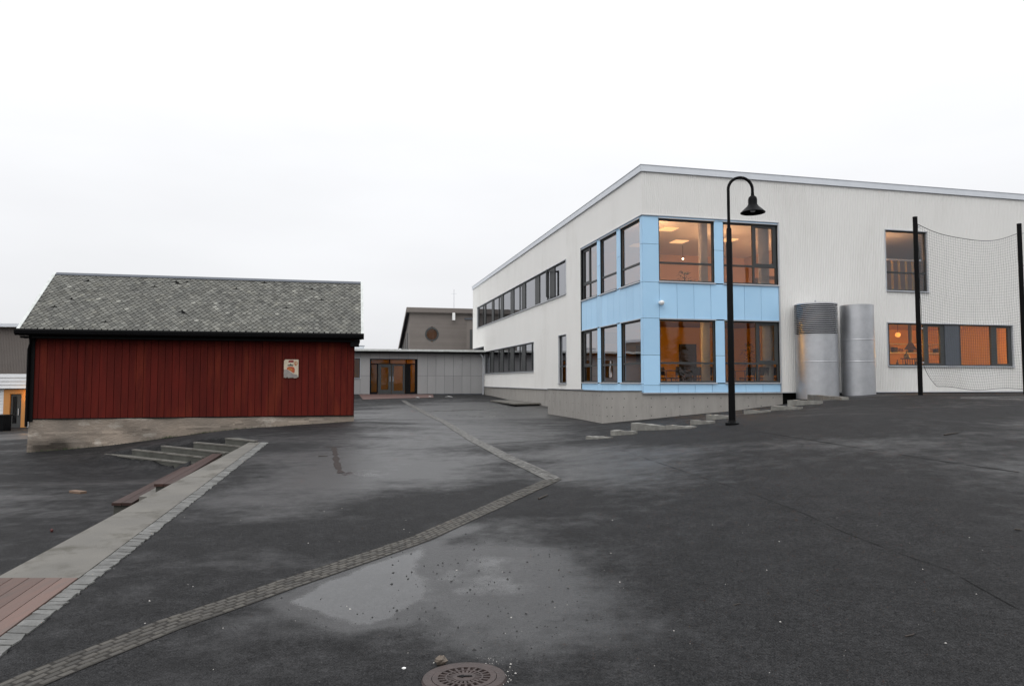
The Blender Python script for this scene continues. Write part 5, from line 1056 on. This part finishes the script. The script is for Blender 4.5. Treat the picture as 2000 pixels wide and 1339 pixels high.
m_ = MB(); m_.box(-.2, lw_ + .2, -.4, 12, zc2 + .001, zd2); m_.build('roof_edge', M['fascia'], lb); m_ = MB(); m_.box(0, lw_, 11.7, 11.9, z0 - .5, zc2); m_.box(lw_ - .2, lw_ - .001, .31, 11.69, z0 - .5, zc2); m_.build('rear_wall', M['greyclad'], lb)
m_ = MB()
for c in cells(d0_, d1_, z0, dzt, [(d0_ + .36, d1_ - .30, z0 - .01, dzt - .27)]): m_.box(c[0], c[1], -.09, .08, c[2], c[3])
m_.build('door_surround', M['orange_paint'], lb)
da, db_ = d0_ + .37, d1_ - .31; m_ = MB()
for c in cells(da, db_, z0 + .03, dzt - .29, [(da + .12, db_ - .28, z0 + .35, dzt - .42)]): m_.box(c[0], c[1], .0, .06, c[2], c[3])
o = m_.build('door', M['frame'], lb); g_ = MB(); g_.poly([(da + .12, .03, z0 + .35), (db_ - .28, .03, z0 + .35), (db_ - .28, .03, dzt - .42), (da + .12, .03, dzt - .42)]); g_.build('pane', M['glass_dim'], o); m_ = MB(); m_.tube([(db_ - .16, -.05, z0 + .85), (db_ - .16, -.05, z0 + 1.25)], .025, 8); m_.build('handle', M['alu'], o)
m_ = MB(); m_.box(da - .5, db_ + .9, 1.4, 1.5, z0, dzt); m_.build('room_wall', M['room2'], lb)
gx_, gy_ = LX + math.cos(R(4)) * (da + .5), LY + .9; o = tag(empty('globe_lamp', (gx_ + .75, gy_ - .2, dzt - .35)), 'unseen orange lamp inside the door left of the barn', 'lamp', 'globe lamps hanging inside the school'); g_ = MB(); g_.lathe([(x * .06, y * .06) for x, y in sph], 12); g_.build('globe', M['bulb_low'], o, smooth=True); c = MB(); c.tube([(0, 0, .06), (0, 0, .45)], .01, 6); c.build('cord', M['black'], o)  # unseen globe set above the door pane to light the room inside
# black bin
bp_ = Pd(4, 842, 39.0); bn = tag(empty('waste_bin', (bp_.x, bp_.y, bp_.z)), 'black waste bin at the left edge by the orange door', 'bin'); m_ = MB(); m_.prism([(-.28, -.3), (.28, -.3), (.28, .3), (-.28, .3)], .02, .85); m_.build('body', M['black'], bn); m_ = MB(); m_.bev(-.33, .33, -.35, .35, .852, .93, .03); m_.build('lid', M['black'], bn)
for x in (-.2, .2): m_ = MB(); m_.lathe([(.001, -.03), (.09, -.03), (.09, .03), (.001, .03)], 12); m_.build('wheel', M['black'], bn, (x, .3, .09), (0, R(90), 0))

# ================================================================== drain cover and small things on the asphalt
mc = G(906.8, 1327); mh = tag(empty('drain_cover', mc), 'round rusty cast iron drain grate at the bottom edge', 'drain cover')
gx1 = (H(mc.x + .2, mc.y) - H(mc.x - .2, mc.y)) / .4; gy1 = (H(mc.x, mc.y + .2) - H(mc.x, mc.y - .2)) / .4; mh.rotation_euler = (math.atan(gy1), -math.atan(gx1), 0)
rF = 81 * mc.y / F / math.cos(math.atan(mc.x / mc.y)); rC = rF * .755; rG = rF * .62
def ring(mb, r0, r1, z0, z1, seg=56):
    mb.lathe([(r0, z0), (r0, z1), (r1, z1), (r1, z0)], seg)
m_ = MB(); m_.lathe([(rC + .004, .0), (rC + .004, .020), (rF * .97, .020), (rF, .004)], 56); m_.build('frame', M['iron'], mh)
m_ = MB(); ring(m_, rG, rC, .0, .022); ring(m_, rG * .66, rG * .73, .0, .022); m_.lathe([(.001, .022), (rG * .42, .022), (rG * .42, 0)], 40)
for i in range(22):
    a = 6.2832 * i / 22; c_, s__ = math.cos(a), math.sin(a); w_ = .0075
    for (r0, r1) in ((rG * .40, rG * .67), (rG * .72, rG * 1.01)):
        n0 = len(m_.v); q = [(r0 * c_ + w_ * s__, r0 * s__ - w_ * c_), (r1 * c_ + w_ * s__, r1 * s__ - w_ * c_), (r1 * c_ - w_ * s__, r1 * s__ + w_ * c_), (r0 * c_ - w_ * s__, r0 * s__ + w_ * c_)]; m_.prism(q, .0, .0205)
m_.build('grate', M['iron'], mh); m_ = MB(); m_.lathe([(.001, .0045), (rC, .0045)], 40); m_.build('pit', M['dark'], mh)
m_ = MB(); aw = rG * .3; m_.prism([(-aw * .9, 0), (-.1 * aw, -aw * .45), (-.1 * aw, -aw * .2), (aw * 1.0, -aw * .1), (aw * 1.0, aw * .1), (-.1 * aw, aw * .2), (-.1 * aw, aw * .45)], .0225, .027); m_.build('arrow_mark', M['tar'], mh)
def lump(name, px, py, size, m, label, cat, fl=.6, seed=1):
    c = G(px, py); rs_ = np.random.RandomState(seed); mb_ = MB(); rows = 6; seg = 9; pr = []
    for i in range(rows + 1):
        t = -math.pi / 2 + math.pi * i / rows; row = []
        for k in range(seg):
            a = 6.2832 * k / seg; r = size * (1 + rs_.uniform(-.18, .18)); row.append((r * math.cos(t) * math.cos(a), r * .8 * math.cos(t) * math.sin(a), size * fl * .85 + r * fl * math.sin(t)))
        pr.append(row)
    for i in range(rows):
        for k in range(seg): k2 = (k + 1) % seg; mb_.poly([pr[i][k], pr[i][k2], pr[i + 1][k2], pr[i + 1][k]])
    return tag(mb_.build(name, M[m], None, c), label, cat)
lump('stone', 861, 1297, .042, 'rock', 'brown stone lying beside the drain grate', 'stone', .75, 5); lump('red_ball', 101, 1038, .026, 'redball', 'small dull red ball on the lower asphalt', 'ball', .95, 2); lump('pale_pebble', 789, 1305, .014, 'white', 'pinkish white pebble left of the drain grate', 'pebble', .4, 9)
oc_ = G(152, 962); m_ = MB(); m_.bev(-.19, .19, -.07, .07, 0, .045, .006); tag(m_.build('wood_offcut', M['offcut'], None, (oc_.x, oc_.y, oc_.z), (0, 0, R(-28))), 'short brown plank offcut lying on the lower asphalt', 'wood offcut')
def twig(p, q, r, label, br=0):
    a, b = G(*p), G(*q); a.z += r; b.z += r; mid = a.lerp(b, .5) + Vector((random.uniform(-.02, .02), random.uniform(-.02, .02), .004)); base = a.copy(); mb_ = MB(); mb_.tube([a - base, mid - base, b - base], [r, r * .9, r * .5], 6)
    if br: mb_.tube([mid - base, mid - base + (b - a) * .25 + Vector((.0, .05, .0))], [r * .6, r * .3], 5)
    tag(mb_.build('twig', M['stick'], None, base), label, 'twig', 'twigs lying on the asphalt')
twig((1052, 975), (1070, 967), .012, 'short dark twig just right of the cobble band corner'); twig((1844, 850), (1872, 846), .014, 'dark twig on the right-hand asphalt beyond the lamp post', 1); twig((1982, 1034), (1996, 1036), .008, 'dark twig at the far right edge of the asphalt'); ribbon('asphalt_crack', [G(*p) for p in ((652, 873), (655, 886), (657, 900), (660, 912), (666, 923))], .10, M['crack'], wob=.6, label='dark reddish crack in the wet asphalt before the barn'); ribbon('asphalt_crack', [G(*p) for p in ((634, 871.5), (650, 872.5), (668, 871.5))], .10, M['crack'], wob=.8, label='short crossing crack at the top of the reddish crack'); twig((622, 891), (640, 891), .010, 'small twig left of the reddish asphalt crack'); twig((1432, 1182), (1446, 1178), .004, 'pale short stalk on the middle of the asphalt'); twig((1768, 1243), (1786, 1238), .005, 'thin stalk in the lower right of the asphalt')
def grit(name, n, region, m, s0, s1, label):
    mb_ = MB(); 
    cs = [G(*c) for c in ((region[0], region[2]), (region[1], region[2]), (region[0], region[3]), (region[1], region[3]))]
    pts = []
    for i in range(n):
        f, g_ = random.random(), random.random() ** .75; x = (1 - g_) * (cs[0].x * (1 - f) + cs[1].x * f) + g_ * (cs[2].x * (1 - f) + cs[3].x * f); y = (1 - g_) * (cs[0].y * (1 - f) + cs[1].y * f) + g_ * (cs[2].y * (1 - f) + cs[3].y * f); pts.append((x, y))
    A = np.array(pts); Z = height(A[:, 0], A[:, 1])
    for (x, y), z in zip(pts, Z):
        s = random.uniform(s0, s1) * (random.random() ** 2 * 1.6 + .4); a = random.uniform(0, 6.28); c_, s__ = math.cos(a) * s, math.sin(a) * s; n0 = len(mb_.v)
        mb_.v += [(x + c_, y + s__, z), (x - s__ * .7, y + c_ * .7, z), (x - c_, y - s__, z), (x + s__ * .7, y - c_ * .7, z), (x + random.uniform(-.3, .3) * s, y, z + s * .8)]
        for q_ in ((0, 1, 4), (1, 2, 4), (2, 3, 4), (3, 0, 4)): mb_.f.append(tuple(n0 + i for i in q_)); mb_.t.append(random.random())
    return tag(mb_.build(name, M[m]), label, kind='stuff')
grit('dark_grit', 700, (760, 1400, 1040, 1330), 'grit_dark', .003, .010, 'scattered dark grit on the middle asphalt')
grit('dark_grit', 500, (900, 2000, 960, 1335), 'grit_dark', .003, .008, 'thin dark grit over the right asphalt')
grit('dark_grit', 260, (300, 900, 1160, 1335), 'grit_dark', .003, .007, 'thin dark grit left of the drain')
grit('pale_grit', 110, (200, 2000, 1000, 1335), 'grit_light', .003, .007, 'tiny pale chips scattered over the asphalt')
grit('pale_grit', 110, (930, 1010, 1280, 1335), 'grit_light', .002, .006, 'pale chips around the drain grate')
# litter by the entrance
for px, py, w_, lab in ((815, 777, .32, 'white scrap of paper before the entrance doors'), (839, 775, .28, 'white scrap of paper at the corner of the brick paving'), (876, 775, .55, 'larger white scrap of paper by the grey panelled wall')):
    c = G(px, py); m_ = MB(); pr = [(-w_ / 2, -.1, 0.01), (0, -.14, .05), (w_ / 2, -.06, .01), (w_ / 2, .12, .02), (0, .1, .07), (-w_ / 2, .1, .01)]; m_.poly(pr); m_.poly([(p[0], p[1], p[2] - .008) for p in reversed(pr)]); tag(m_.build('paper_scrap', M['white'], None, c), lab, 'paper', 'paper scraps by the entrance')
# wood that stands behind the photographer and shows in the lower panes
mb = MB()
for k in range(22):
    x = -34 + k * 4.6 + random.uniform(-1.5, 1.5); y = -34 + random.uniform(-6, 6); h_ = random.uniform(7, 11); z = H(x, y); mb.tube([(x, y, z - .2), (x, y, z + h_ * .9)], [.16, .03], 6, 0.1)
    for i in range(520):
        t = random.random() ** .8; zz2 = z + h_ * (.12 + .88 * t); rr = (1 - t) * h_ * .24 * random.uniform(.35, 1.1) + .08; an = random.uniform(0, 6.283); c = Vector((x + rr * math.cos(an), y + rr * math.sin(an), zz2)); o_d = Vector((math.cos(an), math.sin(an), -.35)); sd2 = Vector((-math.sin(an), math.cos(an), random.uniform(-.3, .3))); L2 = random.uniform(.35, .8)
        mb.poly([c - o_d * L2, c + sd2 * L2 * .3, c + o_d * L2 * .6, c - sd2 * L2 * .3], random.random())
tag(mb.build('conifer_wood', M['conifer']), 'dark conifer wood mirrored in the lower panes', kind='stuff')
